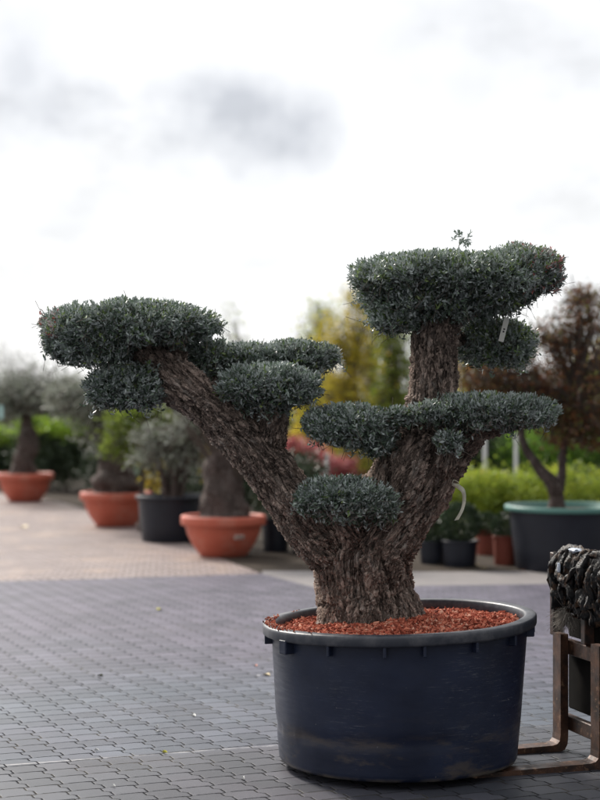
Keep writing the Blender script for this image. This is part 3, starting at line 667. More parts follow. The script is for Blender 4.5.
# white tag hanging below the top pad
tg = MB(); ax = np.array([unit([1., .25, .15]), unit([-.25, 1, 0]), unit([-.12, 0, 1.])]); ax[2] = unit(P(507, 318, 7.3) - P(501, 341, 7.3)); ax[1] = unit(np.cross(ax[2], ax[0])); ax[0] = np.cross(ax[1], ax[2])
cT = (P(507, 318, DT - .12) + P(501, 341, DT - .12)) / 2
tg.add(*box(cT, (.026, .0015, .115), ax, .0004))
tgo = tg.build('plant_tag', M['label']); tag(tgo, 'white plastic tag hanging beneath the topmost foliage pad', 'tag')
tg2 = MB(); tg2.add(*tube([cT + ax[2] * .057, cT + ax[2] * .075, cT + ax[2] * .095 + [0.004, 0, 0]], .0012, 5)); tg2.build('string', M['fibre'], tgo)
tg3 = MB(); 
for q_ in (.012, .0): tg3.add(*box(cT + ax[2] * (q_ - .01) - ax[1] * .0012, (.008, .0006, .007), ax, .0001))
M['ink'] = Mat('ink', .6); M['ink'].base((.03, .03, .035)); tg3.build('print_mark', M['ink'], tgo)

# ------------------------------------------------------------------ the forklift front
FO = np.array([1.300, 7.51, 0.])
fk = empty('forklift', FO, TH)
tag(fk, 'rusty forklift front whose forks reach to the navy tub, wrapped with dirty film', 'forklift')
def lb(mb, c, s, b=.004): mb.add(*box(c, s, None, b))
for s in (-1, 1):
    mb = MB(); y = s * .2; wv = .085; t = .034
    # L-profile with rounded heel swept along y
    pro = [(-.015, .565), (0.018, .565), (.022, .55), (.022, .03), (.015, .008), (0, 0.001), (-.02, 0)]
    Lf = .62
    outer = [(.022, .560), (.022, .07), (.018, .035), (.004, .010), (-.03, .0), (-Lf, .0), (-Lf - .01, .006)]
    inner = [(-Lf - .008, .018), (-Lf, .022), (-.06, .034), (-.035, .040), (-.022, .055), (-.018, .085), (-.018, .560)]
    pg = np.array(outer + inner); n = len(pg)
    V = np.concatenate([np.stack([pg[:, 0], np.full(n, y - wv / 2), pg[:, 1]], 1), np.stack([pg[:, 0], np.full(n, y + wv / 2), pg[:, 1]], 1)])
    i = np.arange(n); j = (i + 1) % n
    mb.add(V, [np.stack([i, j, j + n, i + n], 1)[:, ::-1]]);
    # side caps as strips between outer and inner
    h = len(outer); o_ = np.arange(h - 1); inn = n - 1 - o_
    cap = np.stack([o_, o_ + 1, inn - 1, inn], 1); mb.f.append(cap[:, ::-1]); mb.f.append(cap[:, ] + n)
    mb.build('fork', M['steel'], fk)
# carriage bars joining the forks
for z, hgt in ((.495, .07), (.135, .07)):
    mb = MB(); lb(mb, (.045, -.105, z), (.035, .67, hgt)); mb.build('carriage_bar', M['steel'], fk)
mb = MB(); lb(mb, (.085, -.075, .335), (.035, .66, .29), .02); mb.build('carriage_plate', M['rubber'], fk)
mb = MB(); lb(mb, (.115, -.045, .60), (.02, .74, .15)); mb.build('guard_plate', M['rubber'], fk)
# load backrest: uprights and cross bars above the carriage
for y in (.315, -.02, -.38):
    mb = MB(); lb(mb, (.035, y, .735), (.05, .045, .40)); mb.build('backrest_upright', M['dsteel'], fk)
for z in (.915, .648): mb = MB(); lb(mb, (.045, -.03, z), (.03, .74, .03 if z > .8 else .012), .002); mb.build('backrest_bar', M['dsteel'] if z > .8 else M['steel'], fk)
# mast rails, chain cylinder
for y in (-.20, .17):
    mb = MB(); lb(mb, (.34, y, .72), (.09, .055, 1.30)); lb(mb, (.41, y * 1.1, .75), (.05, .05, 1.36)); mb.build('mast_rail', M['dsteel'], fk)
for z in (1.35, .17): mb = MB(); lb(mb, (.375, -.015, z), (.05, .34, .06)); mb.build('mast_crossbar', M['dsteel'], fk)
for z in (.25, .45): mb = MB(); lb(mb, (.20, -.015, z), (.20, .30, .05)); mb.build('carriage_arm', M['dsteel'], fk)
mb = MB(); mb.add(*tube([(.36, -.015, .12), (.36, -.015, 1.2)], .03, 18)); mb.build('lift_cylinder', M['dsteel'], fk, True)
# truck body, mostly beyond the frame
mb = MB(); lb(mb, (1.22, 0, .55), (1.25, .90, .62), .06); lb(mb, (1.65, 0, .82), (.48, .88, .55), .07); mb.build('body', M['paint'], fk)
mb = MB(); lb(mb, (1.15, 0, .92), (.42, .44, .12), .04); lb(mb, (1.36, 0, 1.14), (.12, .42, .42), .04); mb.build('seat', M['rubber'], fk)
for x, y, r_ in ((.78, .48, .27), (.78, -.48, .27), (1.62, .46, .22), (1.62, -.46, .22)):
    mb = MB(); pw = [(r_ * .5, -.08), (r_ * .92, -.08), (r_, -.055), (r_, .055), (r_ * .92, .08), (r_ * .5, .08)]
    v_, f_ = lathe(pw, 40, close=True); v_ = v_[:, [0, 2, 1]] + [x, y, r_]; mb.add(v_, f_[:, ::-1]); wh = mb.build('wheel', M['rubber'], fk, True)
    mb = MB(); v_, f_ = lathe([(.001, -.05), (r_ * .5, -.06), (r_ * .5, .06), (.001, .05)], 30); v_ = v_[:, [0, 2, 1]] + [x, y, r_]; mb.add(v_, f_[:, ::-1]); mb.build('rim', M['paint'], wh, True)
for x, y in ((.62, .4), (.62, -.4), (1.5, .4), (1.5, -.4)):
    mb = MB(); mb.add(*tube([(x, y, .85), (x + (.08 if x < 1 else -.05), y * .92, 2.02)], .025, 10)); mb.build('guard_post', M['paint'], fk)
mb = MB(); lb(mb, (1.08, 0, 2.05), (.95, .80, .04), .02); mb.build('overhead_guard', M['paint'], fk)
# dirty film bundled over the backrest: its own thing
def crumple(c, r, seg, amp, sq=(1, 1, 1), seed=0, freq=6):
    u = np.linspace(0, 2 * math.pi, seg, endpoint=False); v = np.linspace(.02, math.pi - .02, seg // 2)
    V = []
    for b in v:
        for a in u:
            d = Vector((math.sin(b) * math.cos(a), math.sin(b) * math.sin(a), math.cos(b)))
            k = 1 + amp * (abs(mnoise.noise(d * freq * .5 + Vector((seed, 0, 0)))) * 2 - .6) + amp * .55 * abs(mnoise.noise(d * freq * 1.4 + Vector((0, seed, 0))))
            V.append([d.x * r * sq[0] * k, d.y * r * sq[1] * k, d.z * r * sq[2] * k])
    V = np.array(V) + np.array(c); n = len(v); i = np.arange(seg); j = (i + 1) % seg
    F = np.concatenate([np.stack([k * seg + i, (k + 1) * seg + i, (k + 1) * seg + j, k * seg + j], 1) for k in range(n - 1)])
    return V, F
film = MB()
# folds: thick twisted strands draped over the top bar
def strand(pts, r, seed, seg=14, n=60, parent_mb=None):
    p = smooth_path(pts, n); nn = len(p); rr = np.broadcast_to(np.interp(np.linspace(0, 1, nn), [0, .12, .88, 1], [.35, 1, 1, .3]) * r, (nn,))
    V, fs = tube(p, rr, seg)
    for k in range(nn * seg):
        i_, a_ = divmod(k, seg); c_ = p[i_]; d_ = V[k] - c_; tw = a_ / seg * 6.283 + i_ * .09
        f = 1 + .85 * mnoise.noise((math.cos(tw) * 1.3, math.sin(tw) * 1.3, i_ * .09 + seed)) + .30 * abs(mnoise.noise((math.cos(tw) * 4, math.sin(tw) * 4, i_ * .25 + seed)))
        V[k] = c_ + d_ * f
    (parent_mb or film).add(V, fs)
# the sheet itself: hangs in deep folds from the bar, its lower edge torn
def drape(x0, y0, y1, z0, z1, seed, side, nu=110, nv=46, amp=.030):
    U, Vv = np.meshgrid(np.linspace(0, 1, nu), np.linspace(0, 1, nv)); P3 = np.zeros((nv, nu, 3))
    for j_ in range(nv):
        for i_ in range(nu):
            y = y0 + (y1 - y0) * U[j_, i_]; t = Vv[j_, i_]; end = z1 + .07 * mnoise.noise((y * 11, seed, 0)) + .03 * mnoise.noise((y * 40, seed, 3))
            z = z0 + (end - z0) * t
            q_ = Vector((y * 16 + .8 * mnoise.noise((y * 5, t * 3, seed)), t * 1.6, seed)); f = abs(mnoise.noise(q_)) * 2 - .35 + .45 * mnoise.noise(Vector((y * 45, t * 6, seed + 4)))
            P3[j_, i_] = (x0 + side * (amp * f * (.35 + t)) + side * .012 * math.sin(t * 3), y + .02 * mnoise.noise((y * 8, t * 4, seed + 9)), z + .012 * mnoise.noise((y * 14, t * 9, seed + 2)))
    n_ = nu * nv; V = np.concatenate([P3.reshape(-1, 3), P3.reshape(-1, 3) + [side * -.0015, 0, 0]]); q = (np.arange(nv - 1)[:, None] * nu + np.arange(nu - 1)).ravel()
    F = np.stack([q, q + 1, q + nu + 1, q + nu], 1); return V, [np.concatenate([F, (F + n_)[:, ::-1]])]
film.add(*drape(.005, .285, -.42, .945, .70, 2., -1)); film.add(*drape(.030, .26, -.42, .94, .66, 7., -1)); film.add(*drape(.085, .27, -.42, .94, .72, 12., 1))
# bunched roll on the bar
for k in range(9):
    y = .25 - k * .075 + random.uniform(-.012, .012); zt = .925 + .014 * math.sin(k * 2.1); dx = random.uniform(-.008, .008); h2 = random.uniform(.08, .26)
    strand([(.002 + dx, y + random.uniform(-.05, .05), zt - h2), (-.012 + dx, y + random.uniform(-.02, .03), zt - h2 * .55), (-.004 + dx, y, zt - .04), (.04, y - .01, zt + .020), (.09, y - .01, zt - .04), (.095, y + .01, zt - .15)], random.uniform(.014, .026), k * 3.1)
strand([(.03, .27, .93), (.04, .14, .958), (.045, .0, .940), (.04, -.15, .957), (.03, -.38, .93)], .026, 19.)
strand([(-.005, .21, .90), (-.03, .14, .84), (-.03, .05, .80), (-.02, .02, .72)], .016, 33.)
strand([(-.005, -.02, .90), (-.03, .06, .83), (-.03, .12, .78), (-.02, .11, .70)], .014, 37.)
fo = film.build('film_bundle', M['film'], None, True); fo.location = FO; fo.rotation_euler = (0, 0, TH)
tag(fo, 'bundle of dirty black stretch film draped over the top of the forklift backrest', 'film bundle')
mb = MB(); mb.add(*crumple((-.035, .14, .875), .020, 20, .35, (.4, .5, 1.4), 4)); mb.add(*crumple((.03, .08, .965), .028, 20, .4, (1.2, 1.6, .4), 8)); mb.build('pale_scrap', M['bluefilm'], fo, True)
mb = MB(); n = 420
p = np.array([.02, .17, .655]) + rng.normal(size=(n, 3)) * [.012, .02, .02]; dd = unit(np.array([-.5, .25, -.9]) + rng.normal(size=(n, 3)) * .5)
v_, f_ = stems(p, dd, rng.uniform(.03, .10, n), .0012); mb.add(v_, f_); fr = mb.build('frayed_rope', M['fibre'], None); fr.location = FO; fr.rotation_euler = (0, 0, TH)
tag(fr, 'frayed grey rope end hanging from the thin backrest bar of the forklift', 'rope')

# ------------------------------------------------------------------ background planting
def bowl(px, d, wpx, hpx, label, mat='terra', kind='bowl', rimmat=None, group=None, cat='planter', name='terracotta_bowl', sticker=None):
    k = d / FPX; Rr = wpx * k / 2; H = hpx * k; o = empty(name, G(px, d + Rr * .75)); tag(o, label, cat, group)
    if kind == 'bowl':
        pr = [(.001, 0), (.50, 0), (.54, .02), (.60, .10), (.74, .30), (.85, .55), (.90, .74), (.91, .78)]
        rp = [(.91, .77), (.985, .765), (1., .79), (1.0, .95), (.985, .99), (.95, 1.0), (.88, .99), (.86, .95), (.84, .75), (.88, .74)]
    else:
        pr = [(.001, 0), (.80, 0), (.82, .02), (.86, .35), (.90, .65), (.92, .90)]
        rp = [(.92, .925), (.99, .92), (1., .93), (1.0, .98), (.985, 1.), (.95, 1.0), (.93, .97), (.86, .8), (.90, .90)]; pr[-1] = (.92, .93)
    V, F = lathe([(r * Rr, z * H) for r, z in pr], 56); mesh_np('body', V, F, M[mat], o, True)
    V, F = lathe([(r * Rr, z * H) for r, z in rp], 56, close=True); mesh_np('rim', V, F, M[rimmat or mat], o, True)
    V, F = lathe([(.001, H * .93), (.5 * Rr, H * .92), (.87 * Rr, H * .90)], 40); mesh_np('soil', V, F[:, ::-1], M['soil'], o, True)
    if sticker:
        a = R(sticker); n_ = np.array([math.cos(a), math.sin(a), 0]); t_ = np.array([-n_[1], n_[0], 0]); mb = MB()
        mb.add(*box(n_ * Rr * .845 + [0, 0, H * .52], (.012, .11, .05), np.array([unit(n_ + [0, 0, -.45]), t_, unit([0, 0, 1.] + n_ * .45)]), .002)); mb.build('sticker', M['label'], o)
    return o, np.array(G(px, d + Rr * .75, H * .9)), Rr, H
def gnarled(base, pts, seg=16, seed=0, amp=.22, mat='bark_far'):
    """pts rows: dx, dy, z, r (m)"""
    p = smooth_path(pts, 8 * len(pts)); V, fs = tube(p[:, :3], p[:, 3], seg); n = len(p)
    for k in range(n * seg):
        i_, a_ = divmod(k, seg); c_ = p[i_, :3]; tw = a_ / seg * 6.283 + i_ * .05
        V[k] = c_ + (V[k] - c_) * (1 + amp * 2 * mnoise.noise((math.cos(tw) * 1.5, math.sin(tw) * 1.5, i_ * .12 + seed)))
    return V, fs
def crown_mesh(blobs, leaf, mat, parent, name='crown', n_per=1., clump=.16, twig_from=None, hexa=False, dens=None, shade=(.1, .9)):
    """blobs: (centre local, radii, clumps, leaves per clump)"""
    PP = []; DD = []; VV = []; mb = MB()
    for c, r, nc, nl in blobs:
        c = np.array(c, float); r = np.array(r, float)
        u = unit(rng.normal(size=(nc, 3))) * (rng.random(nc) ** .38)[:, None]
        cc_ = c + u * r; cr_ = clump * rng.uniform(.6, 1.4, nc); cvv = rng.random(nc)
        q = rng.normal(size=(nc, nl, 3)) * (cr_[:, None, None] * .5); q[:, :, 2] *= .7
        PP.append((cc_[:, None] + q).reshape(-1, 3)); dd = q / (np.linalg.norm(q, axis=2, keepdims=True) + 1e-9) + rng.normal(size=q.shape) * .8 + (u * .5)[:, None]; DD.append(dd.reshape(-1, 3))
        VV.append(np.clip(np.repeat(cvv, nl) * .5 + rng.random(nc * nl) * .5 + (q[:, :, 2] / (cr_[:, None] + 1e-6)).ravel() * .15, 0, 1) * (shade[1] - shade[0]) + shade[0])
        if twig_from is not None:
            tf = np.array(twig_from); 
            for k in rng.choice(nc, min(nc, 45), replace=False):
                mid = tf * .4 + cc_[k] * .6 + rng.normal(size=3) * .05; pt = smooth_path([tf, mid, cc_[k]], 6); mb.add(*tube(pt, np.linspace(.014, .003, len(pt)), 5))
                for kk in range(3): mb.add(*tube([cc_[k], cc_[k] + rng.normal(size=3) * cr_[k] * .6, cc_[k] + rng.normal(size=3) * cr_[k]], [.004, .003, .001], 4))
    P_ = np.concatenate(PP); D_ = np.concatenate(DD); V_ = np.concatenate(VV); sz = rng.uniform(.7, 1.3, len(P_))
    V, F, k = leaf_arrays(P_, D_, leaf * sz, leaf * .42 * sz, hexa=hexa)
    o = mesh_np(name, V, F, M[mat], parent, False, {'var': np.repeat(V_, k)})
    if twig_from is not None: mb.build('branches', M['twig'], o)
    return o
def bgtree(name, label, base, trunks, blobs, leaf, mat, clump=.16, group=None, cat='tree', twig=True, hexa=False, tmat='bark_far', shade=(.1, .9), seed=0):
    o = empty(name, base); tag(o, label, cat, group); mb = MB(); tip = None
    for i_, t in enumerate(trunks):
        mb.add(*gnarled(base, t, seed=seed + i_ * 5.)); tip = t[-1][:3]
    mb.build('trunk', M[tmat], o, True)
    crown_mesh(blobs, leaf, mat, o, clump=clump, twig_from=tip if twig else None, hexa=hexa, shade=shade)
    return o
def at(px, py, d, base): return P(px, py, d) - np.asarray(base)

# left row
gA = 'terracotta bowls in the row behind'
oA, bA, rA, hA = bowl(25, 27.2, 58, 29, 'terracotta bowl farthest away at the far left, holding an olive with a grey crown', group=gA)
oB, bB, rB, hB = bowl(116, 21.6, 73, 35, 'terracotta bowl beside the navy pot, second from the left, holding a thick dark trunk', group=gA)
oC, bC, rC, hC = bowl(172, 19.2, 74, 47, 'navy plastic pot between two terracotta bowls, holding a small bushy olive', 'black', 'pot', name='plastic_pot', group='dark plastic pots', sticker=None)
oD, bD, rD, hD = bowl(223.5, 17.25, 87, 42, 'nearest terracotta bowl with a small white sticker, holding a thick conical trunk', group=gA, sticker=-62)
for (o_, b_, n_, lab) in ((oA, bA, 400, 1),): pass
# olive A
k = bA[1] / FPX
bgtree('olive_tree', 'small grey-crowned olive with a forked stub trunk, in the farthest terracotta bowl', bA,
       [[(-.02, 0, -.05, .26), (0, 0, .2, .2), (.05, 0, .5, .17), (.02, 0, .8, .12), (.05, 0, 1.1, .07)]],
       [(at(30, 396, bA[1], bA), (.58, .5, .28), 60, 40), (at(5, 402, bA[1], bA), (.45, .45, .40), 60, 40), (at(56, 404, bA[1], bA), (.34, .35, .16), 22, 36), (at(22, 382, bA[1], bA), (.42, .3, .25), 16, 20), (at(48, 372, bA[1], bA), (.3, .3, .35), 8, 12)], .075, 'olive_bg', clump=.2, group='olives in the row of pots', seed=3)
# olive B: fat base, thin stem, drooping green sprays on its right
bgtree('olive_tree', 'olive with a fat dark base and thin stem, in the bowl by the navy pot', bB,
       [[(-.02, 0, -.08, .33), (-.02, 0, .12, .29), (.0, 0, .32, .24), (.02, 0, .48, .19), (.02, 0, .58, .10)], [(-.12, 0, .3, .14), (-.14, 0, .58, .09), (-.20, 0, .85, .05), (-.26, .0, 1.15, .035), (-.2, 0, 1.35, .03)]],
       [(at(95, 405, bB[1], bB), (.50, .4, .28), 60, 40), (at(68, 398, bB[1], bB), (.30, .35, .26), 26, 34), (at(122, 402, bB[1], bB), (.42, .3, .28), 40, 38), (at(96, 440, bB[1], bB), (.3, .3, .2), 14, 24)], .065, 'olive_bg', clump=.16, group='olives in the row of pots', seed=13)
bgtree('weeping_shrub', 'drooping yellow-green shrub between the fat old trunk and the small bushy olive', G(141, 20.9),
       [[(0, 0, 0, .03), (.02, 0, .7, .03), (0, 0, 1.2, .02)]], [(np.array([.0, 0, 1.45]), (.40, .3, .30), 80, 40), (np.array([-.12, 0, 1.15]), (.34, .3, .28), 44, 40), (np.array([.2, 0, 1.15]), (.2, .3, .22), 18, 34)], .07, 'ygreen', clump=.15, cat='shrub', seed=4, shade=(.0, .5))
# olive C: many thin stems
st = [[(dx * .2, dy, -.05, .05), (dx * .5, dy, .25, .04), (dx, dy, .55, .03), (dx * 1.5, dy, .85, .02)] for dx, dy in ((-.2, 0), (-.06, .08), (.08, -.05), (.2, .05), (.3, 0))]
bgtree('olive_tree', 'small many-stemmed olive with loose grey foliage, in the navy pot', bC, st,
       [(at(172, 440, bC[1], bC), (.46, .4, .32), 40, 26), (at(200, 430, bC[1], bC), (.34, .35, .28), 30, 32), (at(148, 450, bC[1], bC), (.26, .3, .26), 22, 30), (at(185, 465, bC[1], bC), (.3, .3, .2), 18, 26)], .06, 'olive_bg', clump=.14, group='olives in the row of pots', seed=23)
# olive D: thick cone
bgtree('olive_tree', 'old olive with a thick conical pinkish trunk, in the nearest terracotta bowl', bD,
       [[(0, 0, -.05, .30), (-.02, 0, .10, .25), (-.01, 0, .35, .20), (0, 0, .60, .175), (.02, 0, .85, .14), (.05, 0, 1.15, .10)], [(.1, -.02, .0, .15), (.14, -.05, .12, .12), (.10, -.05, .3, .08)]],
       [(at(200, 440, bD[1], bD) + [.0, .1, .5], (.5, .4, .25), 70, 30), (at(262, 400, bD[1], bD), (.4, .4, .3), 40, 30)], .06, 'olive_bg', clump=.15, group='olives in the row of pots', seed=33)
# dark pots to the right of the near bowl
for px, d, w_, h_, lab in ((276, 18.0, 30, 34, 'small navy pot just right of the nearest terracotta bowl'), (305, 17.8, 30, 32, 'small dark pot half hidden behind the olive trunk, right of the small navy pot')):
    o_, b_, r_, hh_ = bowl(px, d, w_, h_, lab, 'black', 'pot', name='plastic_pot', group='dark plastic pots')
    bgtree('potted_shrub', 'dark bushy shrub standing in the ' + ('small navy pot beside the nearest bowl' if px < 290 else 'dark pot half hidden by the trunk'), b_, [[(0, 0, -.03, .03), (.01, 0, .2, .02), (0, 0, .45, .015)]],
           [(np.array([0, 0, .42]), (.24, .24, .36), 60, 45)], .05, 'dark', clump=.12, cat='shrub', group='dark potted shrubs', twig=False)
# laurels and dark shrubs behind the row
hed = [(44, 31.5, .50, 1.48, 'laurel', 'bright-topped laurel right of the farthest bowl'), (66, 31.0, .50, 1.50, 'laurel', 'bright-topped laurel in the middle of the clipped trio'), (88, 30.6, .48, 1.45, 'laurel', 'bright-topped laurel nearest the fat old trunk'),
       (-6, 33, .60, 1.15, 'laurel', 'dark-bodied laurel behind the farthest bowl'), (20, 33.5, .55, 1.05, 'laurel', 'low laurel seen behind the farthest olive trunk'), (112, 28, .5, 1.25, 'dark', 'dark shrub behind the fat old trunk'),
       (140, 27, .55, 1.2, 'dark', 'dark shrub behind the navy pot, left one'), (168, 26, .55, 1.3, 'dark', 'dark shrub behind the small bushy olive'), (195, 25, .5, 1.25, 'dark', 'dark shrub between the bushy olive and the conical trunk'),
       (225, 24, .55, 1.35, 'dark', 'dark shrub behind the conical trunk'), (255, 23.5, .5, 1.3, 'dark', 'dark shrub right of the conical trunk, under the long limb'), (284, 23, .42, .95, 'dark', 'low dark shrub just left of the big olive trunk')]
for px, d, r_, h_, mt, lab in hed:
    b_ = G(px, d); dens = 1.
    o_ = empty('laurel_shrub' if mt == 'laurel' else 'dark_shrub', b_); tag(o_, lab, 'shrub', 'shrubs behind the potted olives')
    mb = MB(); mb.add(*tube([(0, 0, 0), (.02, 0, h_ * .7)], [.03, .012], 6)); mb.build('stem', M['twig'], o_)
    crown_mesh([(np.array([0, 0, h_ * .52]), (r_, r_ * .9, h_ * .42), 130, 46)], .085 if mt == 'laurel' else .06, 'dark' if mt == 'dark' else 'dark', o_, clump=.2)
    if mt == 'laurel': crown_mesh([(np.array([0, -.05, h_ * .86]), (r_ * .95, r_ * .85, h_ * .22), 100, 44)], .085, 'laurel', o_, name='new_growth', clump=.17, shade=(.62, 1.))
# pale leaved branches between
for px, py, d, lab in ((150, 470, 22.5, 'pale dry weed stalks beside the navy pot'), (203, 455, 20.5, 'pale dry weed stalks left of the conical trunk')):
    b_ = G(px, d); bgtree('dry_weed', lab, b_, [[(0, 0, 0, .012), (.03, 0, .5, .01), (.02, 0, .8, .006)]], [(at(px, py, d, b_), (.16, .15, .3), 22, 14)], .06, 'yellow', clump=.1, cat='plant', shade=(.5, 1), group='dry weeds in the planting')

# bare / hazy trees of the far left and centre
def far_tree(px, d, top, width, mat, lab, name='tree', nc=90, nl=34, leaf=.10, low=None, group='trees standing beyond the nursery', clump=.35, shade=(.1, .9), seed=0, trunk=.10):
    b_ = G(px, d); H = P(px, top, d)[2]; lo = P(px, low or 440, d)[2]; k = d / FPX; W_ = width * k / 2
    bl = []
    for i_ in range(6):
        f = i_ / 5; zc = lo + (H - lo) * (.12 + .76 * f); ww = W_ * (1 - .45 * abs(f - .35)) * random.uniform(.7, 1)
        bl.append((np.array([random.uniform(-.35, .35) * W_, random.uniform(-.3, .3) * W_, zc]), (ww * .75, ww * .7, (H - lo) * .16), nc // 6, nl))
    return bgtree(name, lab, b_, [[(0, 0, 0, trunk), (.05, 0, lo * .6, trunk * .8), (0, 0, lo, trunk * .6), (.05, 0, (lo + H) / 2, trunk * .35)]], bl, leaf, mat, clump=clump, group=group, shade=shade, seed=seed)
far_tree(10, 45, 352, 60, 'olive_bg', 'tall thin grey tree at the left edge, behind the farthest bowl', nc=54, nl=14, leaf=.09, low=430)
far_tree(78, 42, 378, 56, 'olive_bg', 'dark grey tree behind the bright-topped laurels', nc=100, nl=40, leaf=.10, low=425)
far_tree(130, 40, 388, 50, 'olive_bg', 'grey tree behind the left end of the long limb', nc=90, nl=40, low=430)
far_tree(238, 36, 310, 56, 'ygreen', 'wispy near-bare tree rising behind the middle foliage pads', nc=42, nl=9, leaf=.075, low=400, trunk=.05, seed=3)
far_tree(316, 30, 288, 52, 'ygreen', 'slender tree with sparse green and yellow sprays left of the golden tree', nc=66, nl=16, leaf=.09, low=420, clump=.24, seed=5, trunk=.05, shade=(.3, 1))
far_tree(350, 29, 292, 58, 'yellow', 'golden autumn tree just left of the upper trunk', nc=135, nl=32, leaf=.085, low=462, clump=.28, seed=7, trunk=.07, shade=(.1, .9))
far_tree(390, 30, 312, 66, 'ygreen', 'golden green tree directly behind the upper trunk of the olive', nc=150, nl=34, leaf=.085, low=462, clump=.30, seed=9, trunk=.07, shade=(.0, .8))
far_tree(371, 31, 300, 46, 'yellow', 'slim golden tree between the golden autumn tree and the upper trunk', nc=110, nl=32, leaf=.085, low=462, clump=.26, seed=27, trunk=.06, shade=(.2, 1))
far_tree(308, 31, 345, 46, 'yellow', 'yellow tree just right of the long limb, over the red bushes', nc=90, nl=32, leaf=.085, low=452, clump=.26, seed=29, trunk=.06, shade=(.3, 1))
far_tree(330, 33, 375, 70, 'yellow', 'low golden shrub-like tree above the red bushes', nc=150, nl=36, leaf=.085, low=455, clump=.28, seed=11, shade=(.3, 1))
far_tree(366, 32, 420, 60, 'ygreen', 'low yellow-green tree behind the crook of the trunk', nc=130, nl=36, leaf=.085, low=480, clump=.26, seed=17, shade=(.3, 1))
far_tree(475, 34, 345, 60, 'yellow', 'brownish gold tree seen between the right-hand pads', nc=150, nl=34, leaf=.09, low=450, clump=.28, seed=12, shade=(.1, .8))
far_tree(590, 33, 350, 60, 'yellow', 'orange-brown tree behind the maroon crown at the right edge', nc=120, nl=34, leaf=.09, low=450, clump=.28, seed=14, shade=(.0, .6))
for i_, (px, top, wd_) in enumerate(((-60, 372, 90), (-10, 398, 60), (40, 400, 60), (95, 396, 70), (160, 394, 80), (215, 400, 70), (265, 402, 60), (300, 404, 60), (350, 392, 70), (420, 400, 80), (480, 396, 80), (545, 388, 90), (610, 380, 90), (680, 376, 100))):
    labs = ['at the far left beyond the frame edge', 'behind the farthest bowl', 'behind the laurels', 'behind the thin stem', 'behind the small bushy olive', 'above the conical trunk', 'under the middle pads', 'above the red bushes', 'behind the golden trees', 'behind the thick trunk', 'behind the white posts', 'behind the maroon tree', 'at the right edge', 'beyond the right edge']
    far_tree(px, 75 + (i_ % 3) * 6, top + 6, wd_ * 1.5, 'dark', 'distant dark tree ' + labs[i_], nc=110, nl=36, leaf=.30, low=432, clump=.8, group='distant trees along the skyline', seed=i_, trunk=.2)

wood = []
for x_ in np.arange(-75, 76, 5.): wood.append((np.array([x_ + random.uniform(-1, 1), 118 + random.uniform(-6, 6), 1.3]), (3.6, 3, random.uniform(1.1, 1.9)), 34, 34))
wo_ = crown_mesh(wood, .42, 'dark', None, name='far_wood', clump=1.3); tag(wo_, 'low dark wood along the horizon beyond the nursery', 'wood', kind='stuff')
# red bushes and post seen through the fork of the trunk
for px, d, h_, lab in ((296, 27, 1.05, 'red-leaved bush beside the long limb'), (316, 27.5, .9, 'red-leaved bush left of the thin white post'), (338, 28, .7, 'low red-leaved bush right of the thin white post')):
    b_ = G(px, d); bgtree('red_bush', lab, b_, [[(0, 0, 0, .03), (0, 0, h_ * .5, .02), (0, 0, h_ * .8, .01)]], [(np.array([0, 0, h_ * .75]), (.3, .3, h_ * .3), 60, 34)], .07, 'red', clump=.15, cat='shrub', group='red bushes', twig=False)
M['white'] = Mat('white_paint', .5); M['white'].base((.74, .75, .76)); M['redp'] = Mat('red_paint', .5); M['redp'].base((.5, .05, .04))
for px, d, t_, r_, lab, rb_ in ((327, 26, 455, .035, 'thin white post among the red bushes', 0), (485, 21, 438, .035, 'white post with a red foot, left of the pair', 1), (516, 21.5, 436, .032, 'white post with no red foot, right of the pair', 0)):
    b_ = G(px, d); o_ = empty('post', b_); tag(o_, lab, 'post', 'white posts'); H = P(px, t_, d)[2]
    mb = MB(); mb.add(*tube([(0, 0, 0), (0, 0, H)], r_ * .8, 12)); mb.build('shaft', M['white'], o_)
    mb = MB(); mb.add(*tube([(0, 0, H), (0, 0, H + .02)], r_ * 1.2, 12)); mb.build('cap', M['white'], o_)
    if rb_: mb = MB(); z_ = P(px, 474, d)[2]; mb.add(*tube([(0, 0, z_ - .12), (0, 0, z_ + .05)], r_ * 1.5, 12)); mb.build('foot_band', M['redp'], o_)
# plant labels in the left row
b_ = P(127, 492, 22.6); o_ = empty('stake_label', (b_[0], b_[1], 0)); tag(o_, 'pale blue label on a stake leaning by the fat old trunk', 'label')
mb = MB(); ax_ = P(140, 463, 22.6) - b_; u_ = unit(ax_); v_ = unit(np.cross(u_, [0, 1., 0])); mb.add(*box(ax_ * .62 + [0, 0, b_[2]], (.06, .006, np.linalg.norm(ax_) * .75), np.array([v_, np.cross(u_, v_), u_]), .001)); mb.build('plate', M['labelblue'], o_)
mb = MB(); mb.add(*tube([(-.03, 0, 0), ax_ * .3 + [0, 0.01, b_[2]]], .006, 6)); mb.build('stake', M['labelblue'], o_)
mb = MB(); c_ = P(1, 412, 26.6); mb.add(*box(c_, (.07, .004, .22), None, .001)); t_ = mb.build('plant_tag', M['labelblue']); tag(t_, 'pale blue tag hanging in the grey crown at the left edge', 'tag')
mb = MB(); mb.add(*tube([c_ + [0, 0, .11], c_ + [.02, .05, .25]], .004, 5)); mb.build('string', M['fibre'], t_)

